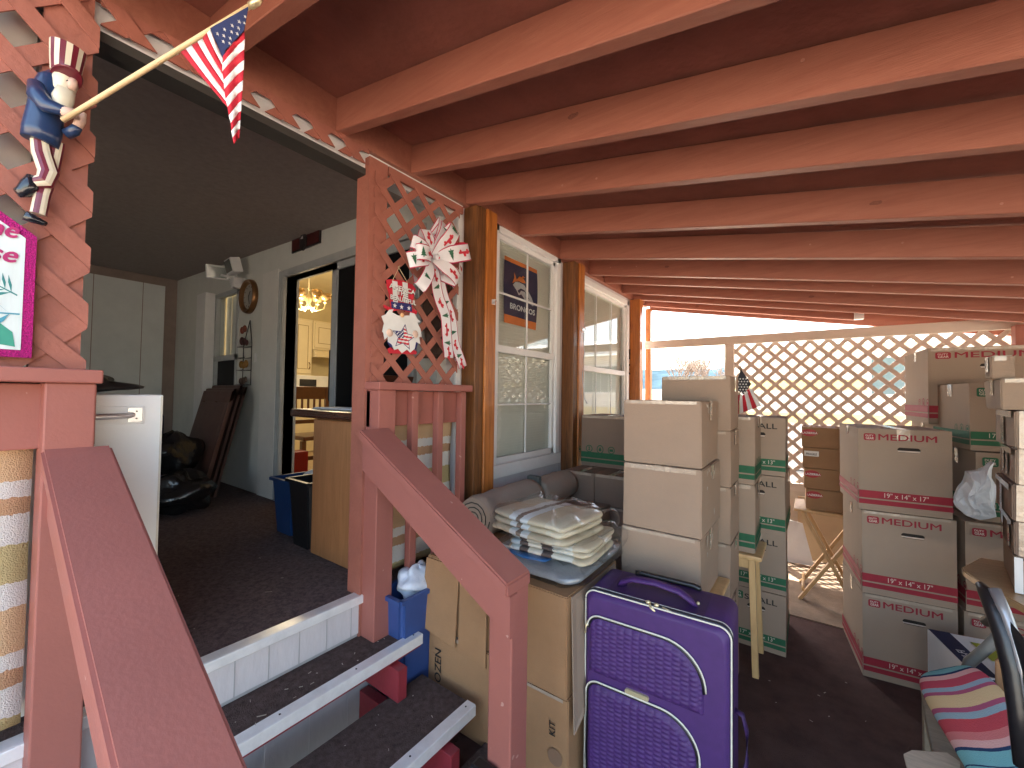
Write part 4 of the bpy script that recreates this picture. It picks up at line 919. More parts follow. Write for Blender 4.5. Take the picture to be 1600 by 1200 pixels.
# ---------------------------------------------------------------- kraft boxes beside the stairs
for i,(x,w_,z,h_,rz,lab) in enumerate(((-1.415,.355,0,.385,0,'brown box lettered OZEN standing on the floor by the blue bin'),(-1.43,.355,.387,.315,1,'brown box with hanging flaps on top of the lettered box by the blue bin'),(-1.05,.35,0,.355,0,'brown box low behind the handrail post, left of the suitcase'),(-1.05,.345,.357,.363,-1,'brown box under the plastic wrapped blankets, left of the suitcase'))):
    t=carton('plain',(x,1.335,z),(w_,.44,h_),rz,lab,'brown boxes between the stairs and the suitcase',CBD,tape=(i in (0,2)))
    if i==0:
        g=MB(); fr=((0,0,1),(-1,0,0),(0,-1,0)); addtext(g,'FROZEN',.055,fr,(.085,-.0045,.10),INKK,bold=.015,width=.2); g.build('lettering',None,t)
    if i==1:
        g=MB(); g.poly([(.0,-.004,h_-.01),(.20,-.004,h_-.01),(.195,-.02,-.03),(-.02,-.022,-.0)],thick=(0,-.004,0)); g.poly([(.205,-.004,h_-.01),(w_,-.004,h_-.01),(w_,-.010,-.06),(.208,-.012,-.05)],thick=(0,-.004,0)); g.build('open_flap',CBD,t)
    if i==2:
        g=MB(); g.poly([(.30-.03*math.cos(a*math.pi/8),-.0045,.14+.03*math.sin(a*math.pi/8)) for a in range(16)],mat('faded_print',(.22,.13,.08),.8)); addtext(g,'KIT',.035,((0,0,1),(-1,0,0),(0,-1,0)),(.30,-.0048,.21),INKK); g.build('lettering',None,t)
    if i==3:
        g=MB(); g.poly([(w_+.004,.02,h_-.004),(w_+.004,.40,h_-.004),(w_+.075,.42,h_-.20),(w_+.03,.0,-.10)],thick=(.004,0,0)); g.build('open_flap',CBG,t)
bb=bin_('blue_bin','mid blue plastic bin with a white bag in it beside the stairs',(-1.495,1.34,.0),.17,.34,.55,BLUE,.86)
lump('white_plastic_bag','white plastic bag stuffed into the mid blue bin beside the stairs','plastic bag',(-1.485,1.33,.575),.085,(.75,1.3,.75),mat('translucent_white_plastic',(.62,.68,.78),.3,.1,10,.6,30),12,.35)
# ---------------------------------------------------------------- rolls and wrapped blankets
def roll(label,a,b,r,m,grp):
    t=thing('rolled_mat',label,'rolled mat',a,0,grp); g=MB(); A,B=V(a),V(b); d=(B-A)
    pts=[A+d*(k/12) for k in range(13)]; rad=[r*(1+.03*math.sin(k*1.7)) for k in range(13)]; rad[0]*=.93; rad[-1]*=.93
    g.tube(pts,rad,None,28); g.build('roll_body',m,t,True)
    g=MB(); dn=d.normalized(); s1=dn.cross(V((0,0,1))).normalized(); s2=dn.cross(s1)
    for P,sg in ((A,-1),(B,1)):
        g.tube([P+dn*sg*.004+(s1*math.cos(q)+s2*math.sin(q))*(r*.9*(1-q/26)) for q in [k*.5 for k in range(44)]],.003,None,4)
    g.build('spiral_edge',mat('dark_grey_cloth',(.08,.08,.075),.8),t,True)
    return t
ROLL=mat('taupe_cloth',(.33,.27,.22),.85,.06,6,.4,300)
roll('taupe rolled mat lying nearer the handrail under the gridded window',(-1.40,1.62,.805),(-1.44,2.20,.805),.110,ROLL,'rolled mats under the window')
roll('taupe rolled mat farther along the wall, touching the dark taped boxes',(-1.45,2.26,.80),(-1.46,2.72,.80),.098,ROLL,'rolled mats under the window')
g=MB(); g.box(-1.47,-1.38,2.205,2.245,.70,.93,bev=.008); tag(g.build('folded_strap',mat('dark_grey_cloth',(.08,.08,.075),.8)),'dark grey strip standing between the two taupe rolls','strap')
carton('plain',(-1.58,1.80,0),(.46,.46,.695),0,'dark box on the floor carrying the nearer taupe roll','dark boxes under the taupe rolls',CBM)
carton('plain',(-1.58,2.27,0),(.46,.46,.695),0,'dark box on the floor carrying the farther taupe roll','dark boxes under the taupe rolls',CBM)
def soft_slab(g,x0,x1,y0,y1,z0,z1,m=None,n=16,wob=.006,seed=1,p=.35):
    random.seed(seed); a,b,c=[random.uniform(0,6) for _ in range(3)]
    def fn(u,v):
        th=u*2*math.pi; f=-math.pi/2+v*math.pi
        pw=lambda t,e:math.copysign(abs(t)**e,t)
        x=pw(math.cos(f),p)*pw(math.cos(th),p); y=pw(math.cos(f),p)*pw(math.sin(th),p); z=pw(math.sin(f),.8)
        X=(x0+x1)/2+x*(x1-x0)/2; Y=(y0+y1)/2+y*(y1-y0)/2; Z=(z0+z1)/2+z*(z1-z0)/2
        k=wob*math.sin(X*31+a)*math.cos(Y*27+b)+wob*.6*math.sin(X*61+c+Y*40)
        return V((X+k,Y+k*.7,Z+k))
    g.grid(fn,n*4,n,m); bmesh.ops.remove_doubles(g.b,verts=g.b.verts,dist=1e-5)
BLK=stripes('blanket_stripes',[(0,(.56,.47,.33)),(.30,(.70,.70,.66)),(.40,(.26,.19,.14)),(.47,(.70,.70,.66)),(.58,(.58,.48,.33)),(.82,(.62,.54,.40))],'X',.36,off=.93,bump=.3)
BLK2=stripes('blanket_stripes_dark',[(0,(.12,.09,.08)),(.12,(.62,.60,.52)),(.34,(.56,.47,.33)),(.62,(.60,.68,.70)),(.74,(.13,.10,.09)),(.84,(.70,.66,.56))],'X',.40,off=.55,bump=.3)
def blanket(label,loc,rz,w,d,h,layers,m,seed):
    t=thing('wrapped_blanket',label,'blanket',loc,R(rz),'plastic wrapped striped blankets')
    g=MB(); 
    for k in range(layers):
        hh=h/layers; soft_slab(g,0+.004*k,w-.008*(k%2),.0+.006*(k%2),d,k*hh,(k+1.08)*hh,None,14,.0035,seed+k,.25)
    g.build('folded_cloth',m,t)
    g=MB(); soft_slab(g,-.016,w+.06,-.018,d+.03,-.004,h+.026,None,24,.011,seed+9,.36); g.build('plastic_wrap',FILM,t); return t
t=thing('wrapped_mattress_pad','flat blue and grey pad sealed in clear plastic under the striped blankets','bedding',(-1.16,1.37,.722),R(1))
g=MB(); soft_slab(g,0,.46,0,.52,.003,.045,None,16,.003,5,.22); g.build('pad',mat('grey_blue_padding',(.36,.37,.38),.5,.2,8,.3,60),t)
g=MB(); soft_slab(g,.10,.30,.06,.40,.040,.058,mat('bright_blue_print',(.05,.20,.50),.4,.1,10),10,.002,6,.25); g.box(.06,.115,.10,.26,.046,.060,mat('label_white_print',(.6,.6,.6),.4)); g.box(.115,.135,.12,.24,.050,.0605,mat('label_maroon_print',(.15,.02,.03),.4)); g.build('printed_sheet',None,t)
g=MB(); soft_slab(g,-.02,.49,-.025,.56,-.001,.066,None,22,.006,15,.25); g.build('plastic_wrap',FILMG,t)
blanket('lower folded striped blanket in clear plastic, its folds facing the suitcase',(-1.06,1.43,.780),4,.38,.33,.075,3,BLK2,31)
blanket('upper folded tan blanket with white and brown stripes in clear plastic',(-1.155,1.43,.852),-6,.40,.34,.088,3,BLK,21)
# ---------------------------------------------------------------- things on the right
cs=thing('x','x','x')
bpy.data.objects.remove(cs)
TX,TY=.592,2.28
for k,(z,h_,dx,w_,lab) in enumerate(((.757,.130,.0,.30,'small brown box on the wooden desk at the bottom of the taped stack'),(.888,.124,.0,.36,'heavily taped box second from the bottom in the stack on the desk'),(1.012,.132,-.004,.36,'heavily taped box third from the bottom in the stack on the desk'),(1.144,.129,.004,.36,'pale taped box third from the top in the stack on the desk'),(1.273,.137,.006,.34,'pale taped box second from the top in the stack on the desk'))):
    d_=.36; t=carton('plain',(TX+dx,TY,z+.001),(w_,d_,h_-.003),(-10,-9,-8,-9,-7)[k],lab,'taped boxes stacked on the desk',CBM if k in(1,2) else CBG,tape=False)
    g=MB(); random.seed(k+50)
    if k:
        for q in range(2):
            a=random.uniform(.02,d_*.5)+q*.08
            g.poly([(-.0045,a,h_*random.uniform(.0,.3)),(-.0045,a+.05,h_*random.uniform(.0,.2)),(-.0045,a+.052,h_*.97),(-.0045,a+.002,h_*.98)],TAPE)
        g.poly([(-.005,.01,h_*.80),(-.005,d_*.9,h_*.84),(-.005,d_*.9,h_*.98),(-.005,.01,h_*.97)],TAPE)
        g.poly([(.01,-.0045,.0),(.06,-.0045,.0),(.062,-.0045,h_*.97),(.012,-.0045,h_*.98)],TAPE)
    else: g.poly([(.0,-.0045,.0),(.02,-.0045,.0),(.02,-.0045,h_*.97),(.0,-.0045,h_*.97)],WHITE); g.poly([(.02,-.0045,h_*.9),(.1,-.0045,h_*.9),(.1,-.0045,h_*.97),(.02,-.0045,h_*.97)],HOLE)
    g.build('tape',None,t)
carton('plain',(TX-.02,TY+.02,1.412),(.10,.30,.115),-6,'narrow taped box under the very small one in the taped stack','taped boxes stacked on the desk',CBG,tape=True)
carton('plain',(TX-.035,TY+.06,1.529),(.06,.10,.085),-6,'very small taped box on top of the taped stack','taped boxes stacked on the desk',CBG,tape=True)
carton('plain',(TX+.085,TY+.0,1.412),(.24,.30,.22),-5,'pale taped box at the top right of the taped stack','taped boxes stacked on the desk',CBG,tape=True)
# desk
t=thing('wooden_side_desk','light brown wooden desk top under the taped boxes at the right edge','desk',(.5,2.4,0))
g=MB(); P=[(.50,2.45),(.505,2.50),(.53,2.54),(.60,2.70),(1.4,2.75),(1.4,1.72),(.85,1.80),(.60,2.10),(.53,2.30)]; g.poly([(x,y,.728) for x,y in P],thick=(0,0,.027)); bmesh.ops.bevel(g.b,geom=list(g.b.edges),offset=.005,segments=2,affect='EDGES'); g.build('desk_top',wood('desk_maple',(.50,.32,.16),(.40,.25,.12),(.5,3,3),.3,7,.2),t,True)
for x,y in ((.70,2.42),(1.3,2.45),(1.3,1.85)): g=MB(); g.box(x-.02,x+.02,y-.02,y+.02,0,.727); g.build('leg',BLACK,t,True)
# office chair
t=thing('office_chair','black office chair seen edge on at the right border','office chair',(.75,1.35,0))
pth=[PY(1530,912,1.52),PY(1541,925,1.50),PY(1556,960,1.47),PY(1570,1000,1.45),PY(1583,1050,1.43),PY(1592,1110,1.42),PY(1602,1200,1.40)]
g=MB(); g.tube(pth,[.008,.015,.017,.018,.018,.018,.018],None,12)
def cb_(u,v):
    k=v*(len(pth)-1); i=min(int(k),len(pth)-2); p=pth[i].lerp(pth[i+1],k-i); return p+V((.16*u,-.36*u,-.26*u))
g.grid(cb_,10,14); bmesh.ops.solidify(g.b,geom=[f for f in g.b.faces if len(f.verts)==4 and f.calc_area()>4e-4][:140],thickness=.01) if False else None
o=g.build('backrest',BLACK,t,True); 
g=MB(); g.tube([p+V((.012,-.006,.012)) for p in pth[1:-1]],.012,None,8); g.build('grey_trim',mat('grey_chair_trim',(.35,.36,.38),.3,.05,20,metal=.5),t,True)
g=MB(); soft_slab(g,.48,.92,1.0,1.42,.42,.50); g.build('seat',BLACK,t,True)
g=MB(); g.tube([(.70,1.2,.08),(.70,1.2,.42)],.025,None,10)
for k in range(5): a=k*2*math.pi/5; g.tube([(.70,1.2,.09),(.70+.26*math.cos(a),1.2+.26*math.sin(a),.06)],.018,None,6)
g.build('base',BLACK,t,True)
for k in range(5): a=k*2*math.pi/5; g=MB(); g.lathe([(.026,-.01),(.026,.01)],(.70+.26*math.cos(a),1.2+.26*math.sin(a),.027),None,12,'X'); g.build('castor',BLACK,t,True)
# low wood grained bench, pillow
DRIFT=wood('driftwood_grain_cloth',(.34,.29,.22),(.24,.20,.15),(1.5,7,1),.7,5,0)
P=[PZ(*p,.33) for p in ((1438,1066),(1500,1070),(1600,1150),(1600,1240),(1540,1290),(1462,1200),(1448,1130))]
t=thing('wood_grain_bench','low bench with a grey wood grain top under the striped cushion','bench',P[0]); 
g=MB(); g.poly(P,thick=(0,0,-.03)); bmesh.ops.bevel(g.b,geom=list(g.b.edges),offset=.006,segments=2,affect='EDGES'); g.build('bench_top',DRIFT,t,True)
cxp=sum((p for p in P),V((0,0,0)))/len(P)
for p in (P[0],P[2],P[4],P[5]): q=p.lerp(cxp,.25); g=MB(); g.box(q.x-.02,q.x+.02,q.y-.02,q.y+.02,0,.299); g.build('leg',DRIFT,t,True)
g=MB(); P=[PZ(*p,.345) for p in ((1412,1178),(1425,1172),(1480,1176),(1500,1190),(1500,1250),(1440,1250),(1420,1210))]; g.poly(P,thick=(0,0,-.008)); tag(g.build('pale_wood_offcut',mat('pale_wood_grain',(.55,.48,.36),.6,.2,12,stretch=(1,5,1))),'pale rounded wood grain sheet at the bottom right corner of the view','sheet')
for o_ in [bpy.data.objects['pale_wood_offcut']]: pass
CUS=stripes('serape_stripes',[(0,(.62,.20,.20)),(.07,(.72,.42,.40)),(.13,(.03,.06,.14)),(.16,(.20,.48,.52)),(.27,(.03,.06,.14)),(.285,(.20,.48,.52)),(.36,(.03,.05,.12)),(.39,(.72,.42,.40)),(.45,(.52,.08,.12)),(.55,(.30,.40,.48)),(.60,(.40,.10,.18)),(.64,(.68,.50,.28)),(.77,(.40,.10,.18)),(.82,(.30,.42,.48)),(.88,(.52,.08,.10))],'X',.34,off=.02,bump=.4,amp=.002,curve=4.5)
t=bpy.data.objects.new('striped_cushion',None); bpy.data.objects.remove(t)
g=MB(); n=26
def cush(u,v):
    th=u*2*math.pi; f=-math.pi/2+v*math.pi; pw=lambda t,e:math.copysign(abs(t)**e,t)
    x=pw(math.cos(f),.55)*pw(math.cos(th),.42); y=pw(math.cos(f),.55)*pw(math.sin(th),.42); z=math.sin(f)
    return V((.27*x,.105*y,.06*z*(1-.25*x*x-.25*y*y)))
g.grid(cush,60,18); bmesh.ops.remove_doubles(g.b,verts=g.b.verts,dist=1e-5)
cu=g.build('striped_cushion',CUS)
A=PZ(1478,1050,.50); B=PZ(1612,1240,.40); axis=(B-A).normalized(); nrm=(C0-(A+B)/2).normalized(); nrm=(nrm-axis*nrm.dot(axis)).normalized(); side=nrm.cross(axis)
M=Matrix((axis,side,nrm)).transposed().to_4x4(); M.translation=A+axis*.26; cu.matrix_world=M; cu.rotation_mode='XYZ'
tag(cu,'cushion with pink, turquoise and navy serape stripes at the lower right','cushion')
# navy and white carton, hose, small box
t=thing('printed_carton','white and navy printed carton with a green patch in front of the red banded stack','carton',(.50,2.35,0),R(12))
g=MB(); g.box(0,.30,0,.34,0,.395,WHITE,.004); g.build('carton_body',None,t)
g=MB(); g.box(.003,.075,.003,.337,.3965,.3972,NAVY); g.box(.003,.12,-.003,-.002,.30,.39,NAVY); g.box(.12,.18,.14,.28,.3965,.3974,mat('lime_print',(.32,.36,.03),.5)); g.box(.21,.26,.10,.22,.3965,.3974,mat('label_maroon_print',(.15,.02,.03),.4)); addtext(g,'HI-FI',.04,((0,1,0),(-1,0,0),(0,0,1)),(.055,.10,.398),WHITE); addtext(g,'PRO',.06,'top',(.13,.02,.3975),INKK); g.build('carton_print',None,t)
g=MB(); g.tube([PY(1508,1055,2.20),PY(1515,1035,2.18),PY(1545,1010,2.15),PY(1568,985,2.15),PY(1575,965,2.15),PY(1560,962,2.2),PY(1540,972,2.25)],.017,None,10); tag(g.build('grey_hose',mat('grey_hose_plastic',(.16,.16,.15),.45,.1,30)),'thick grey hose looped over the white and navy carton','hose')
tb=carton('plain',PZ(1556,1135,.361),(.10,.16,.22),-28,'small tan box standing beside the striped cushion',None,CBD,tape=False)
carton('plain',(.54,1.80,0),(.26,.26,.355),-28,'box on the floor below the small tan box by the cushion',None,CBM,tape=False)
# white plastic bag on right stack
g=MB(); random.seed(9)
base=[PY(x,y,2.84) for x,y in ((1496,780),(1500,765),(1508,752),(1512,738),(1530,736),(1542,731),(1550,722),(1556,760),(1556,808),(1530,812),(1510,806),(1500,796))]
cc=sum(base,V((0,0,0)))/len(base); 
mid=[p.lerp(cc,.45)+V((0,-.045,random.uniform(-.012,.012))) for p in base]; q=cc+V((0,-.055,0)); back=[p+V((0,.05,0)) for p in base]
vb=[g.b.verts.new(p) for p in base]; vm=[g.b.verts.new(p) for p in mid]; vk=[g.b.verts.new(p) for p in back]; vc=g.b.verts.new(q); n=len(base)
for k in range(n):
    g.b.faces.new((vb[k],vb[(k+1)%n],vm[(k+1)%n],vm[k])); g.b.faces.new((vm[k],vm[(k+1)%n],vc)); g.b.faces.new((vb[k],vk[k],vk[(k+1)%n],vb[(k+1)%n]))
g.b.faces.new(vk)
bmesh.ops.subdivide_edges(g.b,edges=list(g.b.edges),cuts=2,use_grid_fill=True,fractal=.9,seed=3)
tag(g.build('white_plastic_bag',mat('white_bag_plastic',(.66,.70,.74),.35,.05,10,.5,40)),'crumpled white plastic bag on the red banded box at the right','plastic bag')
# ---------------------------------------------------------------- decorations
def XP(x,y,v=-1.53): return PX(x,y,v)
def poly_px(g,pts,v,m,t=-.004): g.poly([PX(x,y,v) for x,y in pts],m,thick=(t,0,0)); return g
# banner in the window
t=thing('team_banner','navy banner with orange hems, horse head emblem and BRONCOS lettering inside the gridded window','banner',(HX-.028,2.2,2.1))
NAV=mat('banner_navy',(.018,.020,.060),.6,.1,10); ORG=mat('banner_orange',(.60,.16,.03),.6,.1,10); SIL=mat('banner_silver',(.42,.42,.44),.5)
y0,y1,z0,z1=2.20,2.60,1.93,2.385
g=MB(); g.grid(lambda u,v:V((HX-.026+.003*math.sin(u*5+v*4),y0+(y1-y0)*u-.012*math.sin(v*3.1)*(1-2*u),z0+(z1-z0)*v)),10,16,None,mf=lambda u,v: ORG if (v<.10 or v>.92) else NAV); g.build('cloth',None,t,True)
g=MB(); xx=HX-.0205
def Q(u,v): return V((xx,y0+(y1-y0)*u,z0+(z1-z0)*v))
# stylised horse head: neck and muzzle curve, with flame mane
g.poly([Q(*p) for p in ((.22,.60),(.30,.66),(.42,.675),(.56,.665),(.68,.60),(.82,.50),(.90,.40),(.86,.375),(.74,.395),(.62,.40),(.55,.46),(.48,.50),(.40,.47),(.34,.53))],SIL)
g.poly([Q(*p)+V((.0006,0,0)) for p in ((.36,.535),(.46,.59),(.58,.58),(.66,.52),(.58,.555),(.47,.555),(.41,.50))],NAV)
g.poly([Q(*p)+V((.0006,0,0)) for p in ((.60,.47),(.68,.50),(.76,.46),(.68,.475))],NAV)
for P in (((.20,.62),(.26,.72),(.25,.80),(.33,.70),(.40,.685),(.30,.665)),((.33,.70),(.42,.77),(.54,.76),(.62,.70),(.52,.685),(.42,.69)),((.44,.73),(.52,.80),(.60,.78),(.52,.765))): g.poly([Q(*p)+V((.0004,0,0)) for p in P],ORG)
g.build('emblem',None,t,True)
g=MB(); addtext(g,'BRONCOS',.055,'right',(xx+.0004,y0+.055,z0+.105),WHITE,width=.31,bold=.03); g.build('lettering',None,t,True)
# figurine
IV=mat('ivory_paint',(.66,.60,.46),.4,.06,12,coat=.3); MAR=mat('maroon_paint',(.14,.012,.025),.35,.1,12,coat=.4); NVY=mat('navy_paint',(.015,.035,.095),.3,.15,12,coat=.4); SKN=mat('painted_skin',(.62,.42,.33),.45); FBK=mat('figurine_black',(.010,.012,.018),.2,.1,12,coat=.6)
t=thing('wooden_figurine','carved wooden old man figurine in striped top hat and navy coat holding the flag pole','figurine',XP(90,200,-1.55))
def loft(pts,radii,mats,n=14,flat=.8,nm='x',par=None,stripe=None):
    radii=[q*.56 for q in radii]; g=MB(); pts=[V(p) for p in pts]; rings=[]
    for k,p in enumerate(pts):
        d=(pts[min(k+1,len(pts)-1)]-pts[max(k-1,0)]).normalized(); a=d.cross(V((1,0,0))).normalized(); c=V((1,0,0)); c=(c-d*c.dot(d)).normalized()
        rings.append([g.b.verts.new(p+a*math.cos(j*2*math.pi/n)*radii[k]+c*math.sin(j*2*math.pi/n)*radii[k]*flat) for j in range(n)])
    for A,B in zip(rings,rings[1:]):
        for j in range(n):
            f=g.b.faces.new((A[j],A[(j+1)%n],B[(j+1)%n],B[j])); f.smooth=stripe is None; f.material_index=g.mi(mats[(j//(stripe or n))%len(mats)])
    for q in (rings[0][::-1],rings[-1]): f=g.b.faces.new(q); f.material_index=g.mi(mats[0])
    return g.build(nm,None,par,True)
X0=-1.545
P=lambda x,y,dx=0:PX(x,y,X0+dx)
k_=.0028 # metres per source px there
loft([P(62,222),P(66,205),P(72,175),P(76,150),P(84,128),P(90,118)],[.058,.062,.058,.058,.050,.030],[NVY],16,.62,'coat',t)
loft([P(98,152,.01),P(99,142,.012),P(102,128,.014),P(106,114,.014),P(108,104,.01)],[.024,.036,.042,.040,.030],[IV],14,.75,'head',t)
loft([P(100,186,.03),P(97,170,.03),P(98,155,.03),P(104,140,.034)],[.008,.026,.036,.030],[IV],12,.6,'beard',t)
o=loft([P(112,140,.045),P(113,132,.048),P(115,124,.046)],[.012,.018,.012],[SKN],10,.6,'face',t)
g=MB()
for q in ((106,127),(117,129)): g.ball(P(*q,.047),.0032,INKK,seg=8)
g.ball(P(113,134,.042),.0055,SKN,seg=8); g.box(0,0,0,0,0,0) if False else None
g.build('face_features',None,o,True)
g=MB(); a_,b_=P(79,109,.012),P(130,130,.03); c_=(a_+b_)/2; e1=(b_-a_)/2; e2=V((1,0,.25)).normalized()*.042; nz_=e1.cross(e2).normalized()*.006
g.poly([c_+e1*math.cos(q*math.pi/12)+e2*math.sin(q*math.pi/12) for q in range(24)],thick=nz_); bmesh.ops.bevel(g.b,geom=list(g.b.edges),offset=.001,segments=1,affect='EDGES'); g.build('hat_brim',MAR,t,True)
loft([P(102,118,.005),P(104,98,.005),P(107,74,.005)],[.048,.054,.060],[IV,MAR],18,.75,'hat_crown',t,stripe=1)
loft([P(56,130,.012),P(60,150,.03),P(74,165,.045),P(96,172,.055),P(112,176,.06)],[.026,.036,.034,.024,.018],[NVY],12,.8,'near_arm',t)
loft([P(94,172,.055),P(106,176,.06),P(120,178,.062)],[.020,.024,.020],[SKN],10,.8,'near_hand',t)
loft([P(104,210,.02),P(116,204,.035),P(123,196,.045)],[.022,.022,.016],[NVY],10,.8,'far_arm',t)
loft([P(121,198,.045),P(126,188,.05),P(130,176,.052)],[.017,.018,.012],[SKN],10,.8,'far_hand',t)
loft([P(62,214),P(66,240),P(76,270,.01),P(70,284,.012),P(50,286,.005)],[.030,.034,.034,.032,.022],[IV,MAR],16,.75,'bent_leg',t,stripe=2)
loft([P(88,222,-.01),P(80,262,-.01),P(66,305),P(60,335)],[.028,.028,.026,.026],[IV,MAR],16,.75,'straight_leg',t,stripe=2)
loft([P(52,276,.005),P(46,290,.005),P(36,300),P(26,302)],[.020,.030,.026,.018],[FBK],12,.8,'boot',t)
loft([P(38,336,.01),P(52,342,.01),P(72,350,.02)],[.022,.020,.010],[FBK],12,.9,'boot',t)
# flag pole and flag
hand=PX(98,188,-1.47); tip=PX(396,6,-1.08)
t=thing('small_flag','small stars and stripes flag hanging folded from a wooden stick held by the figurine','flag',hand)
PW_=mat('pale_dowel_wood',(.66,.50,.28),.5,.08,12,stretch=(4,4,4)); g=MB(); d=tip-hand; g.tube([hand+d*k/6 for k in range(7)],.0058,None,10); g.build('flag_pole',PW_,t,True)
g=MB(); g.tube([tip-d*.02,tip+d*.02,tip+d*.05],[.008,.009,.002],None,10); g.build('gold_tip',GOLD,t,True)
def onpole(x): # point on pole at source px x
    lo,hi=0,1.05
    for _ in range(30):
        m_=(lo+hi)/2; q=hand+d*m_-C0; c=V((q.dot(right),q.dot(down),q.dot(fwd))); px=800+F*c.x/c.z
        if px<x: lo=m_
        else: hi=m_
    return hand+d*lo
def FP(x,y,dx=0):   # point of the hanging cloth, plane following the pole
    f=(x-285)/(388-285); xx=onpole(285).x*(1-f)+onpole(388).x*f; return PX(x,y,xx+dx)
hs=[(283+105*k/13, 82-68*k/13) for k in range(14)]   # 13 bands on the hoist
g=MB(); mats=[RED,WCL]*6+[RED]
# left panel: bands run down and to the right until the fold; right panel: bands turn up to the free edge
fold=lambda k:(350+8*(1-k/6.),98+(172-98)*(1-k/6.)) 
L=[((283,82),(364,178)),((291,77),(357,163)),((300,71),(354,148)),((309,66),(352,133)),((317,61),(350,119)),((323,50),(349,104)),((328,44),(349,93))]
def curve(a,b,n,bow): return [(a[0]+(b[0]-a[0])*k/n+bow*math.sin(math.pi*k/n),a[1]+(b[1]-a[1])*k/n) for k in range(n+1)]
for k in range(6):
    A=curve(*L[k],8,-1.5 if k else 0); B=curve(*L[k+1],8,-1.5); w0=lambda u:.010*math.sin(u*math.pi*1.5)+.012*u
    va=[g.b.verts.new(FP(*p,w0(i/8))) for i,p in enumerate(A)]; vb=[g.b.verts.new(FP(*p,w0(i/8))) for i,p in enumerate(B)]
    for i in range(8): f=g.b.faces.new((va[i],va[i+1],vb[i+1],vb[i])); f.material_index=g.mi(mats[k]); f.smooth=True
# canton (left part)
cn=[(317,61),(323,50),(328,44),(388,12),(386,30),(380,52),(349,82),(349,101)]
f_=[g.b.verts.new(FP(*p,.008)) for p in ((328,44),(388,10),(385,26),(381,48),(352,78),(349,93))]; f=g.b.faces.new(f_); f.material_index=g.mi(FBLUE)
# right panel stripes
rt=[(382,48),(383,62),(382,78),(382,94),(381,110),(380,126),(379,142),(378,158),(377,174),(376,188),(375,202),(374,216)]
lf=[(349,88),(348,100),(348,112),(350,126),(351,140),(353,155),(356,168),(358,181),(361,193),(362,205),(364,216),(366,226)]
for k in range(11):
    def row(a,b): return [(a[0]+(b[0]-a[0])*i/6,a[1]+(b[1]-a[1])*i/6+(-3*math.sin(math.pi*i/6))) for i in range(7)]
    A=row(lf[k],rt[k]); B=row(lf[k+1],rt[k+1]); dz=lambda i:.020-.022*(i/6)+.005*math.sin(i*1.3)
    va=[g.b.verts.new(FP(*p,dz(i))) for i,p in enumerate(A)]; vb=[g.b.verts.new(FP(*p,dz(i))) for i,p in enumerate(B)]
    for i in range(6): f=g.b.faces.new((va[i],va[i+1],vb[i+1],vb[i])); f.material_index=g.mi([RED,WCL][k%2]); f.smooth=True
o=g.build('flag_cloth',None,t,True); o.modifiers.new('t','SOLIDIFY').thickness=.0012
g=MB()
for (x,y) in ((340,53),(351,46),(363,40),(374,34),(383,26),(350,56),(362,50),(373,44),(349,65),(360,60),(371,53),(359,68),(382,36)):
    c=FP(x,y,.0105); g.poly(star(c,.0052 if x<380 else .004,V((0,.9,.0)),V((0,0,1))))
g.build('flag_stars',WCL,t,True)
# pink sign
PINK=mat('pink_glitter',(.50,.012,.20),.35,.6,300,.8,400,metal=.3); SIGNW=mat('washed_white_board',(.60,.68,.68),.6,.10,9,stretch=(1,3,.5))
t=thing('welcome_sign','house shaped welcome sign with pink glitter border and tropical leaves on the left lattice','sign',(-1.575,-.03,1.5))
sx=-1.568; yc=-.03; hw=.157
def sp(ins,x): 
    return [(x,yc-hw+ins,1.515+ins),(x,yc+hw-ins,1.515+ins),(x,yc+hw-ins,1.817-ins*.5),(x,yc,1.935-ins*1.35),(x,yc-hw+ins,1.817-ins*.5)]
g=MB(); g.poly(sp(0,sx),thick=(.010,0,0)); g.build('glitter_border',PINK,t,True)
g=MB(); g.poly(sp(.018,sx+.0106)); g.build('sign_face',SIGNW,t,True)
g=MB(); PKT=mat('magenta_print',(.42,.02,.14),.5)
addtext(g,'Welcome',.055,'right',(sx+.0125,yc-.062,1.803),PKT,width=.180,shear=.3,bold=.03); addtext(g,'to Paradise',.055,'right',(sx+.0125,yc-.100,1.743),PKT,width=.222,shear=.3,bold=.03); g.build('lettering',None,t,True)
g=MB(); TL=mat('teal_leaf_print',(.03,.22,.22),.6); TL2=mat('blue_leaf_print',(.06,.28,.38),.6); TL3=mat('green_leaf_print',(.04,.28,.20),.6); CO=mat('coral_print',(.62,.08,.07),.6); PKF=mat('pink_flower_print',(.65,.28,.38),.6)
def frond(cy,cz,ang,L,m,x):
    for k in range(9):
        u=(k+1)/9.; bx=cy+math.cos(ang)*L*u; bz=cz+math.sin(ang)*L*u
        for sg in (-1,1):
            a=ang+sg*.9; l=.045*(1-u*.6); g.poly([(x,bx,bz),(x,bx+math.cos(a)*l*.5-.003,bz+math.sin(a)*l*.5+.003),(x,bx+math.cos(a)*l,bz+math.sin(a)*l),(x,bx+math.cos(a)*l*.5+.003,bz+math.sin(a)*l*.5-.003)],m)
    g.poly([(x,cy,cz-.002),(x,cy+math.cos(ang)*L,cz+math.sin(ang)*L),(x,cy,cz+.002)],m)
g.poly([(sx+.0114,yc+.02,1.62),(sx+.0114,yc+.10,1.60),(sx+.0114,yc+.125,1.575),(sx+.0114,yc+.13,1.54),(sx+.0114,yc+.04,1.555)],TL3)
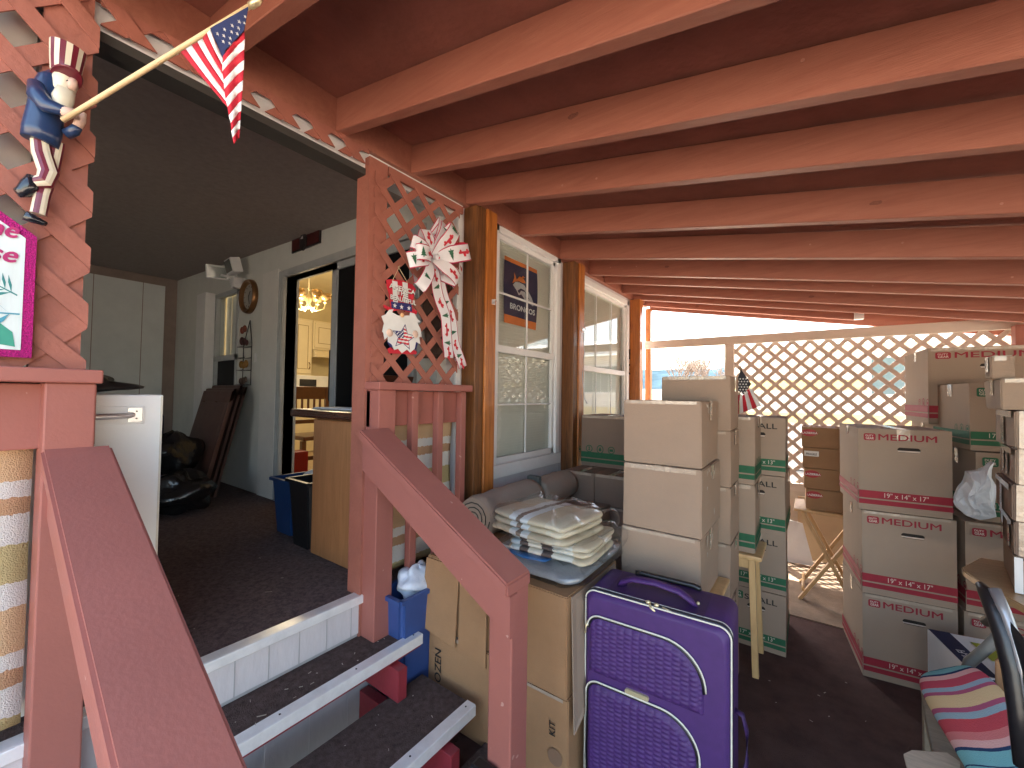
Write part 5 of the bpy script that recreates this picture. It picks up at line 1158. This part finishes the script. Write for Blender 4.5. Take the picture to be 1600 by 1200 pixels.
frond(yc+.13,1.665,2.6,.10,TL,sx+.0112); g.poly([(sx+.0116,yc-.05,1.68),(sx+.0116,yc+.05,1.665),(sx+.0116,yc+.105,1.64),(sx+.0116,yc+.06,1.63),(sx+.0116,yc-.06,1.64)],CO)
frond(yc+.135,1.62,3.2,.14,TL2,sx+.0120); frond(yc-.02,1.59,.1,.11,TL3,sx+.0122)
for k in range(6): a=k*math.pi/3; g.ball((sx+.0126,yc+.068+.018*math.cos(a),1.562+.018*math.sin(a)),.016,PKF,(.03,1,1),10)
frond(yc-.13,1.60,.3,.12,TL,sx+.012); g.build('leaf_print',None,t,True)
g=MB(); g.box(-1.60,-1.575,yc+.03,yc+.085,1.492,1.512,bev=.004); tag(g.build('white_bracket',WHITE),'small white block under the pink bordered sign','block')
# gnome sign
t=thing('gnome_sign','hanging wooden gnome cut out with striped hat lettered AMERICA THE BEAUTIFUL','sign',PX(628,500,-1.55))
GX=-1.555
def gp(pts,m,lvl,g,th=.004): g.poly([PX(x,y,GX+.0022*lvl) for x,y in pts],m,thick=(-th if lvl<1 else -.001,0,0))
GR=mat('sign_red',(.55,.02,.04),.45); GW=mat('sign_white',(.72,.72,.70),.5); GB=mat('sign_navy',(.025,.03,.14),.45); GS_=mat('sign_skin',(.70,.50,.40),.5)
g=MB(); gp([(604,437),(612,436),(632,439),(645,445),(650,452),(646,466),(644,482),(652,486),(651,491),(640,488),(628,484),(610,487),(600,480),(600,476),(611,481),(609,462),(605,448)],GR,0,g); gp([(606,545),(614,541),(630,549),(645,546),(652,550),(650,554),(608,552)],GR,0,g); gp([(610,520),(606,535),(612,546),(650,546),(655,530)],GB,0,g); g.build('hat_and_feet',None,t,True)
g=MB()
for a,b in ((613,621),(629,637)): gp([(a,438.5+(a-613)*.1),(b,440+(b-621)*.15),(b+.8,474),(a+1.6,472)],GW,1,g)
g.build('hat_stripes',None,t,True)
g=MB(); gp([(611,471),(643,475),(644,487),(612,481.5)],GB,1,g); 
for x,y in ((617,477.5),(627.5,479.8),(639,481.5)): g.poly(star(PX(x,y,GX+.0042),.0125,V((0,1,.05)),V((0,0,1))),GW)
g.build('hat_band',None,t,True)
g=MB(); gp([(596,494),(603,491),(608,484),(615,483),(613,488),(622,493),(640,493),(641,488),(648,490),(652,498),(658,503),(652,504),(657,514),(659,526),(655,527),(657,538),(650,534),(648,545),(641,551),(636,546),(628,552),(622,545),(616,547),(612,538),(606,534),(606,526),(601,531),(599,520),(597,518),(600,505)],GW,2,g); g.build('beard',None,t,True)
g=MB(); g.ball(PX(628.5,492.5,GX+.007),.011,mat('sign_nose',(.72,.42,.20),.5),(.5,1,1),12); g.build('nose',None,t,True)
g=MB(); 
for x,y in ((609,520),(649,522)): g.ball(PX(x,y,GX+.006),.018,GS_,(.35,1,1),12)
g.build('hands',None,t,True)
def starpx(cx_,cy_,r,lvl,g,m,rot=0): g.poly([PX(cx_+math.sin(rot+k*math.pi/5)*(r if k%2==0 else r*.46)*.92,cy_-math.cos(rot+k*math.pi/5)*(r if k%2==0 else r*.46)+ (math.sin(rot+k*math.pi/5)*r*.1),GX+.0022*lvl) for k in range(10)],m,thick=(-.001,0,0))
g=MB(); starpx(631,527,21,3.2,g,GB,.12); g.build('star_outline',None,t,True)
g=MB(); starpx(631,527,18.5,3.8,g,GW,.12); g.build('star_white',None,t,True)
g=MB(); sp_=[(631+math.sin(.12+k*math.pi/5)*(18 if k%2==0 else 8.6)*.92, 527-math.cos(.12+k*math.pi/5)*(18 if k%2==0 else 8.6)+math.sin(.12+k*math.pi/5)*1.8) for k in range(10)]
for a in range(44):
    for b in range(44):
        x=610+a; y=506+b
        if not inside(sp_,x+.5,y+.5): continue
        yy=y-(x-631)*.18; m_=GB if (x<631 and y<528) and not ((a//2+b//2)%3==0) else ([GR,None][int(yy/2.7)%2])
        if m_ is None or (x<631 and y<528 and m_ is not GB): continue
        g.poly([PX(x,y,GX+.0092),PX(x+1,y,GX+.0092),PX(x+1,y+1,GX+.0092),PX(x,y+1,GX+.0092)],m_)
bmesh.ops.remove_doubles(g.b,verts=g.b.verts,dist=1e-5); g.build('star_stripes',None,t,True)
g=MB()
for s_,x,y,wd in (('AMERICA',608.5,449,.150),('THE',620,459.5,.066),('BEAUTIFUL',609.5,466.5,.150)):
    p=PX(x,y,GX+.0068); fr=(V((0,1,-.02)).normalized(),V((0,.02,1)).normalized(),V((1,0,0))); addtext(g,s_,.030,fr,p,GW if s_!='THE' else GW,width=wd,bold=.035)
    addtext(g,s_,.030,fr,p+V((-.0012,.0022,-.0022)),mat('letter_shadow',(.10,.05,.05),.6),width=wd,bold=.045)
g.build('lettering',None,t,True)
g=MB(); g.tube([PX(613,439,GX),PX(625,415,GX-.01),PX(622,418,GX-.01)],.0015,None,5); g.tube([PX(622,416,GX-.01),PX(637,442,GX)],.0015,None,5); g.build('hanging_string',mat('jute_string',(.55,.45,.28),.8),t,True)
# dark panel behind the bow
g=MB(); g.grid(lambda u,v:PX(655+50*u+6*(1-v),442+ (560-442)*(1-v) ,-1.615)+V((.004*math.sin(u*9+v*5),0,0)),10,14); o=g.build('dark_garden_flag',mat('dark_brown_satin',(.055,.035,.028),.35,.5,14,.3,20)); o.modifiers.new('t','SOLIDIFY').thickness=.004; tag(o,'dark brown satin panel hanging behind the ribbon bow','panel')
# bow
RIB=mat('white_ribbon',(.74,.72,.75),.6,.05,20,.2,300); RRED=mat('ribbon_red_edge',(.48,.03,.09),.6); PRG=mat('ribbon_green_print',(.03,.13,.07),.6); PRR=mat('ribbon_red_print',(.52,.02,.04),.6)
t=thing('ribbon_bow','large white ribbon bow printed with red trucks and green pines, two long tails','bow',PX(675,402,-1.52))
def strip(path,widths,nm,n=10,prints=True,seed=0):
    # path: list of (centre V, across V unit)
    g=MB(); cols=[]
    for k,(c,a) in enumerate(path):
        w_=widths[k] if isinstance(widths,list) else widths
        cols.append([g.b.verts.new(c+a*w_*q) for q in (-.5,-.44,.44,.5)])
    for A,B in zip(cols,cols[1:]):
        for j in range(3): f=g.b.faces.new((A[j],A[j+1],B[j+1],B[j])); f.material_index=g.mi(RIB if j==1 else RRED); f.smooth=True
    o=g.build(nm,None,t,True); o.modifiers.new('t','SOLIDIFY').thickness=.0008
    if not prints: return o
    g=MB(); N=len(path)-1; 
    for q in prints:
        u,kind,fl=q; i=min(int(u*N),N-1); c,a=path[i][0].lerp(path[i+1][0],u*N-i),path[i][1]; dr=(path[i+1][0]-path[i][0]).normalized(); nn=a.cross(dr).normalized()
        if nn.dot(C0-c)<0: nn=-nn
        c=c+nn*.0022; w_=widths if not isinstance(widths,list) else widths[i]
        ax,ay=(a,dr) if kind=='t' else (dr,a)
        if kind=='t': ax,ay=(dr,-a*fl)
        s_=w_*.46
        if kind=='t':
            for lv in range(3):
                z=-.5+.32*lv; ww=.62-.16*lv; g.poly([c+ax*s_*(-ww/1.4)+ay*s_*z,c+ax*s_*(ww/1.4)+ay*s_*z,c+ay*s_*(z+.62)],PRG)
            g.poly([c+ax*s_*-.06+ay*s_*-.7,c+ax*s_*.06+ay*s_*-.7,c+ax*s_*.06+ay*s_*-.5,c+ax*s_*-.06+ay*s_*-.5],PRG)
        else:
            ay=ay*fl; L_=s_*1.05
            for P_ in (((-1,-.15),(1,-.15),(1,.12),(-1,.12)),((-.25,.12),(.30,.12),(.22,.5),(-.15,.5)),((.3,.12),(.85,.12),(.8,.24),(.35,.24))): g.poly([c+ax*L_*x+ay*s_*y for x,y in P_],PRR)
            for x in (-.62,.62): g.poly([c+nn*.0003+ax*(L_*x+s_*.2*math.cos(b*math.pi/4))+ay*(s_*(-.2+.2*math.sin(b*math.pi/4))) for b in range(8)],PRR)
    g.build('ribbon_print',None,o,True); return o
K=PX(673,404,-1.49)
def loop(x,y,bulge,w_,prints,dx=0.0,tw=0):
    E_=PX(x,y,-1.50+dx); d=(E_-K); a=d.normalized().cross(V((1,0,0))).normalized(); path=[]; ws=[]
    for k in range(13):
        u=k/12.; 
        c=K+d*(math.sin(u*math.pi/2*1.0)**1.0 if u<=.62 else math.sin(.62*math.pi/2)+ (u-.62)*.55)
        c=K+d*min(1,u/.62*.98) if u<.62 else K+d*(1-(u-.62)*1.1)
        off=bulge*math.sin(min(1,u/.62)*math.pi*.75) if u<.62 else bulge*.7*(1-(u-.62)/.38)-.03*(u-.62)/.38
        path.append((c+V((off,0,0)),(a+V((tw*u,0,0))).normalized())); ws.append(w_*(.25+.75*min(1,u/.22)))
    strip(path,ws,'bow_loop',prints=prints)
random.seed(2)
for (x,y,bl,w_,pr,dx) in (((690,357,.035,.062,[(.3,'r',1),(.5,'t',1)],-.02)),((660,362,.03,.058,[(.4,'r',-1)],-.02)),((640,380,.04,.064,[(.45,'t',-1)],0)),((702,362,.045,.072,[(.33,'r',1),(.55,'t',-1)],.012)),((634,408,.045,.066,[(.35,'r',-1),(.52,'t',1)],.01)),((722,396,.05,.078,[(.25,'t',-1),(.45,'r',1)],.025)),((645,396,.055,.066,[(.25,'r',1),(.50,'t',-1)],.03)),((706,438,.045,.068,[(.42,'r',-1)],.01)),((650,448,.045,.060,[(.4,'t',1)],.01)),((686,350,.03,.05,[(.5,'r',1)],-.03))):
    loop(675+(x-675)*1.12,403+(y-403)*1.12,bl*1.1,w_*1.12,pr,dx)
g=MB(); g.ball(K+V((.045,0,0)),.016,RIB,(.7,1.1,.9),12); g.ball(K+V((.05,0.004,-.004)),.007,RRED,seg=8); g.build('bow_knot',None,t,True)
def tail(pts,w_,pr):
    pp=[PX(x,y,-1.52+dx) for x,y,dx in pts]; path=[]
    N=16
    for k in range(N+1):
        u=k/N*(len(pp)-1); i=min(int(u),len(pp)-2); c=pp[i].lerp(pp[i+1],u-i); d=(pp[i+1]-pp[i]).normalized(); a=V((1,0,0)).cross(d).normalized()
        path.append((c+V((.006*math.sin(k*.9),0,0)),a))
    strip(path,w_,'bow_tail',prints=pr)
tail([(674,410,.03),(683,450,.01),(694,490,.0),(700,530,.0),(700,559,.0)],.072,[(.12,'r',-1),(.24,'t',1),(.38,'r',-1),(.52,'t',1),(.66,'r',1),(.80,'t',1),(.94,'r',1)])
tail([(677,408,.02),(690,445,.0),(703,490,-.008),(712,535,-.01),(722,574,-.01)],.066,[(.40,'t',-1),(.52,'r',-1),(.66,'t',-1),(.77,'r',-1),(.88,'t',-1),(.96,'r',-1)])
# little flag behind bow
t=thing('small_flag','tiny flag tucked behind the right side of the ribbon bow','flag',PX(710,380,-1.56)); g=MB()
for k in range(5): g.poly([PX(703,392-k*4+3,-1.555),PX(726,388-k*2.4,-1.545),PX(727,390.5-k*2.4,-1.545),PX(704,396-k*4+3,-1.555)],[RED,WCL][k%2])
for k in range(4): g.poly([PX(708+k*3,398+k*1.5,-1.552),PX(722,400+k*7,-1.55),PX(721,404+k*7,-1.55),PX(708+k*3,401+k*1.5,-1.552)],[WCL,RED][k%2])
g.build('flag_cloth',None,t,True); g=MB(); g.poly([PX(706,378,-1.556),PX(709,366,-1.556),PX(714,380,-1.554),PX(712,388,-1.554),PX(705,388,-1.556)]); c_=g.build('flag_canton',FBLUE,t,True)
g=MB(); 
for x,y in ((709,374),(711,380),(708,384)): g.poly(star(PX(x,y,-1.5535),.005,V((0,1,0)),V((0,0,1))))
g.build('flag_stars',WCL,c_,True); g=MB(); g.tube([PX(704,412,-1.565),PX(709,366,-1.56)],.002); g.build('flag_pole',PW_,t,True)
g=MB(); g.ball(PX(708,437,-1.575),.016,None,(1,1.1,.8),10); g.tube([PX(700,438,-1.58),PX(712,440,-1.575)],.006,None,6); tag(g.build('copper_hook',BRONZE),'small copper coloured ornament beside the bow tails','ornament')
# far flag
t=thing('small_flag','small flag on a stick standing behind the green banded boxes by the fence','flag',(-.41,3.4,0)); 
fx=lambda x,y,dy=0:PY(x,y,3.4+dy)
g=MB(); g.tube([fx(1157,573),(-.45,3.42,0)],.004); g.build('flag_pole',PW_,t,True)
g=MB(); g.tube([fx(1158,580),fx(1157,570)],[.006,.001]); g.build('gold_tip',BLACK,t,True)
g=MB(); sa=[(1152+6*k/6.,606+ (618-606)*k/6.) for k in range(1)]
top=[(1149+ (1174-1149)*k/7,620-14*(k/7.)+ (8 if k in(3,4) else 0)*.5) for k in range(8)]; bot=[(1140+ (1190-1140)*k/7,652-18*(k/7.)) for k in range(8)]
for k in range(7): 
    A,B,Cc,D_=fx(*top[k],.01*math.sin(k*2)),fx(*top[k+1],.01*math.sin(k*2+2)),fx(*bot[k+1],.01),fx(*bot[k],.01); g.poly([A,B,Cc,D_],[WCL,RED][k%2])
g.build('flag_cloth',None,t,True)
g=MB(); g.poly([fx(1158,577,-.004),fx(1174,600,-.004),fx(1162,617,-.004),fx(1149,607,-.004),fx(1151,596,-.004)]); c_=g.build('flag_canton',mat('dark_canton',(.03,.03,.04),.7),t,True)
g=MB()
for a in range(6):
    for b in range(4):
        x=1152+b*4.6+(a%2)*2; y=592+a*4.2
        if (x-1158)*1.45<(y-577)+6-0 and y<604+ (16-(abs(x-1162))): g.poly(star(fx(x,y,-.007),.008,V((1,0,0)),V((0,0,1))))
g.build('flag_stars',WCL,c_,True)
# debris on treads and floor
g=MB(); random.seed(33)
for k in range(70):
    zone=random.random()
    if zone<.3: x,y,z=random.uniform(-1.55,-1.42),random.uniform(.2,1.2),.386
    elif zone<.5: x,y,z=random.uniform(-1.36,-1.14),random.uniform(.3,1.2),.206
    elif zone<.6: x,y,z=random.uniform(-2.6,-1.7),random.uniform(.4,1.1),.558
    else: x,y,z=random.uniform(-.2,.6),random.uniform(1.3,3.0),.001
    a=random.uniform(0,3.1); l=random.uniform(.002,.007)*(2 if random.random()<.1 else 1); w_=random.uniform(.0008,.0022)
    p,q=V((math.cos(a)*l,math.sin(a)*l,0)),V((-math.sin(a)*w_,math.cos(a)*w_,0)); c=V((x,y,z+.0012))
    g.poly([c-p-q,c+p-q,c+p+q,c-p+q],thick=(0,0,.0008))
tag(g.build('floor_crumbs',mat('pale_crumb',(.50,.42,.34),.8)),'scattered pale crumbs and bits on the carpeted treads and floor','crumbs',kind='stuff')
for o in bpy.data.objects:
    if '_o' in o: del o['_o']
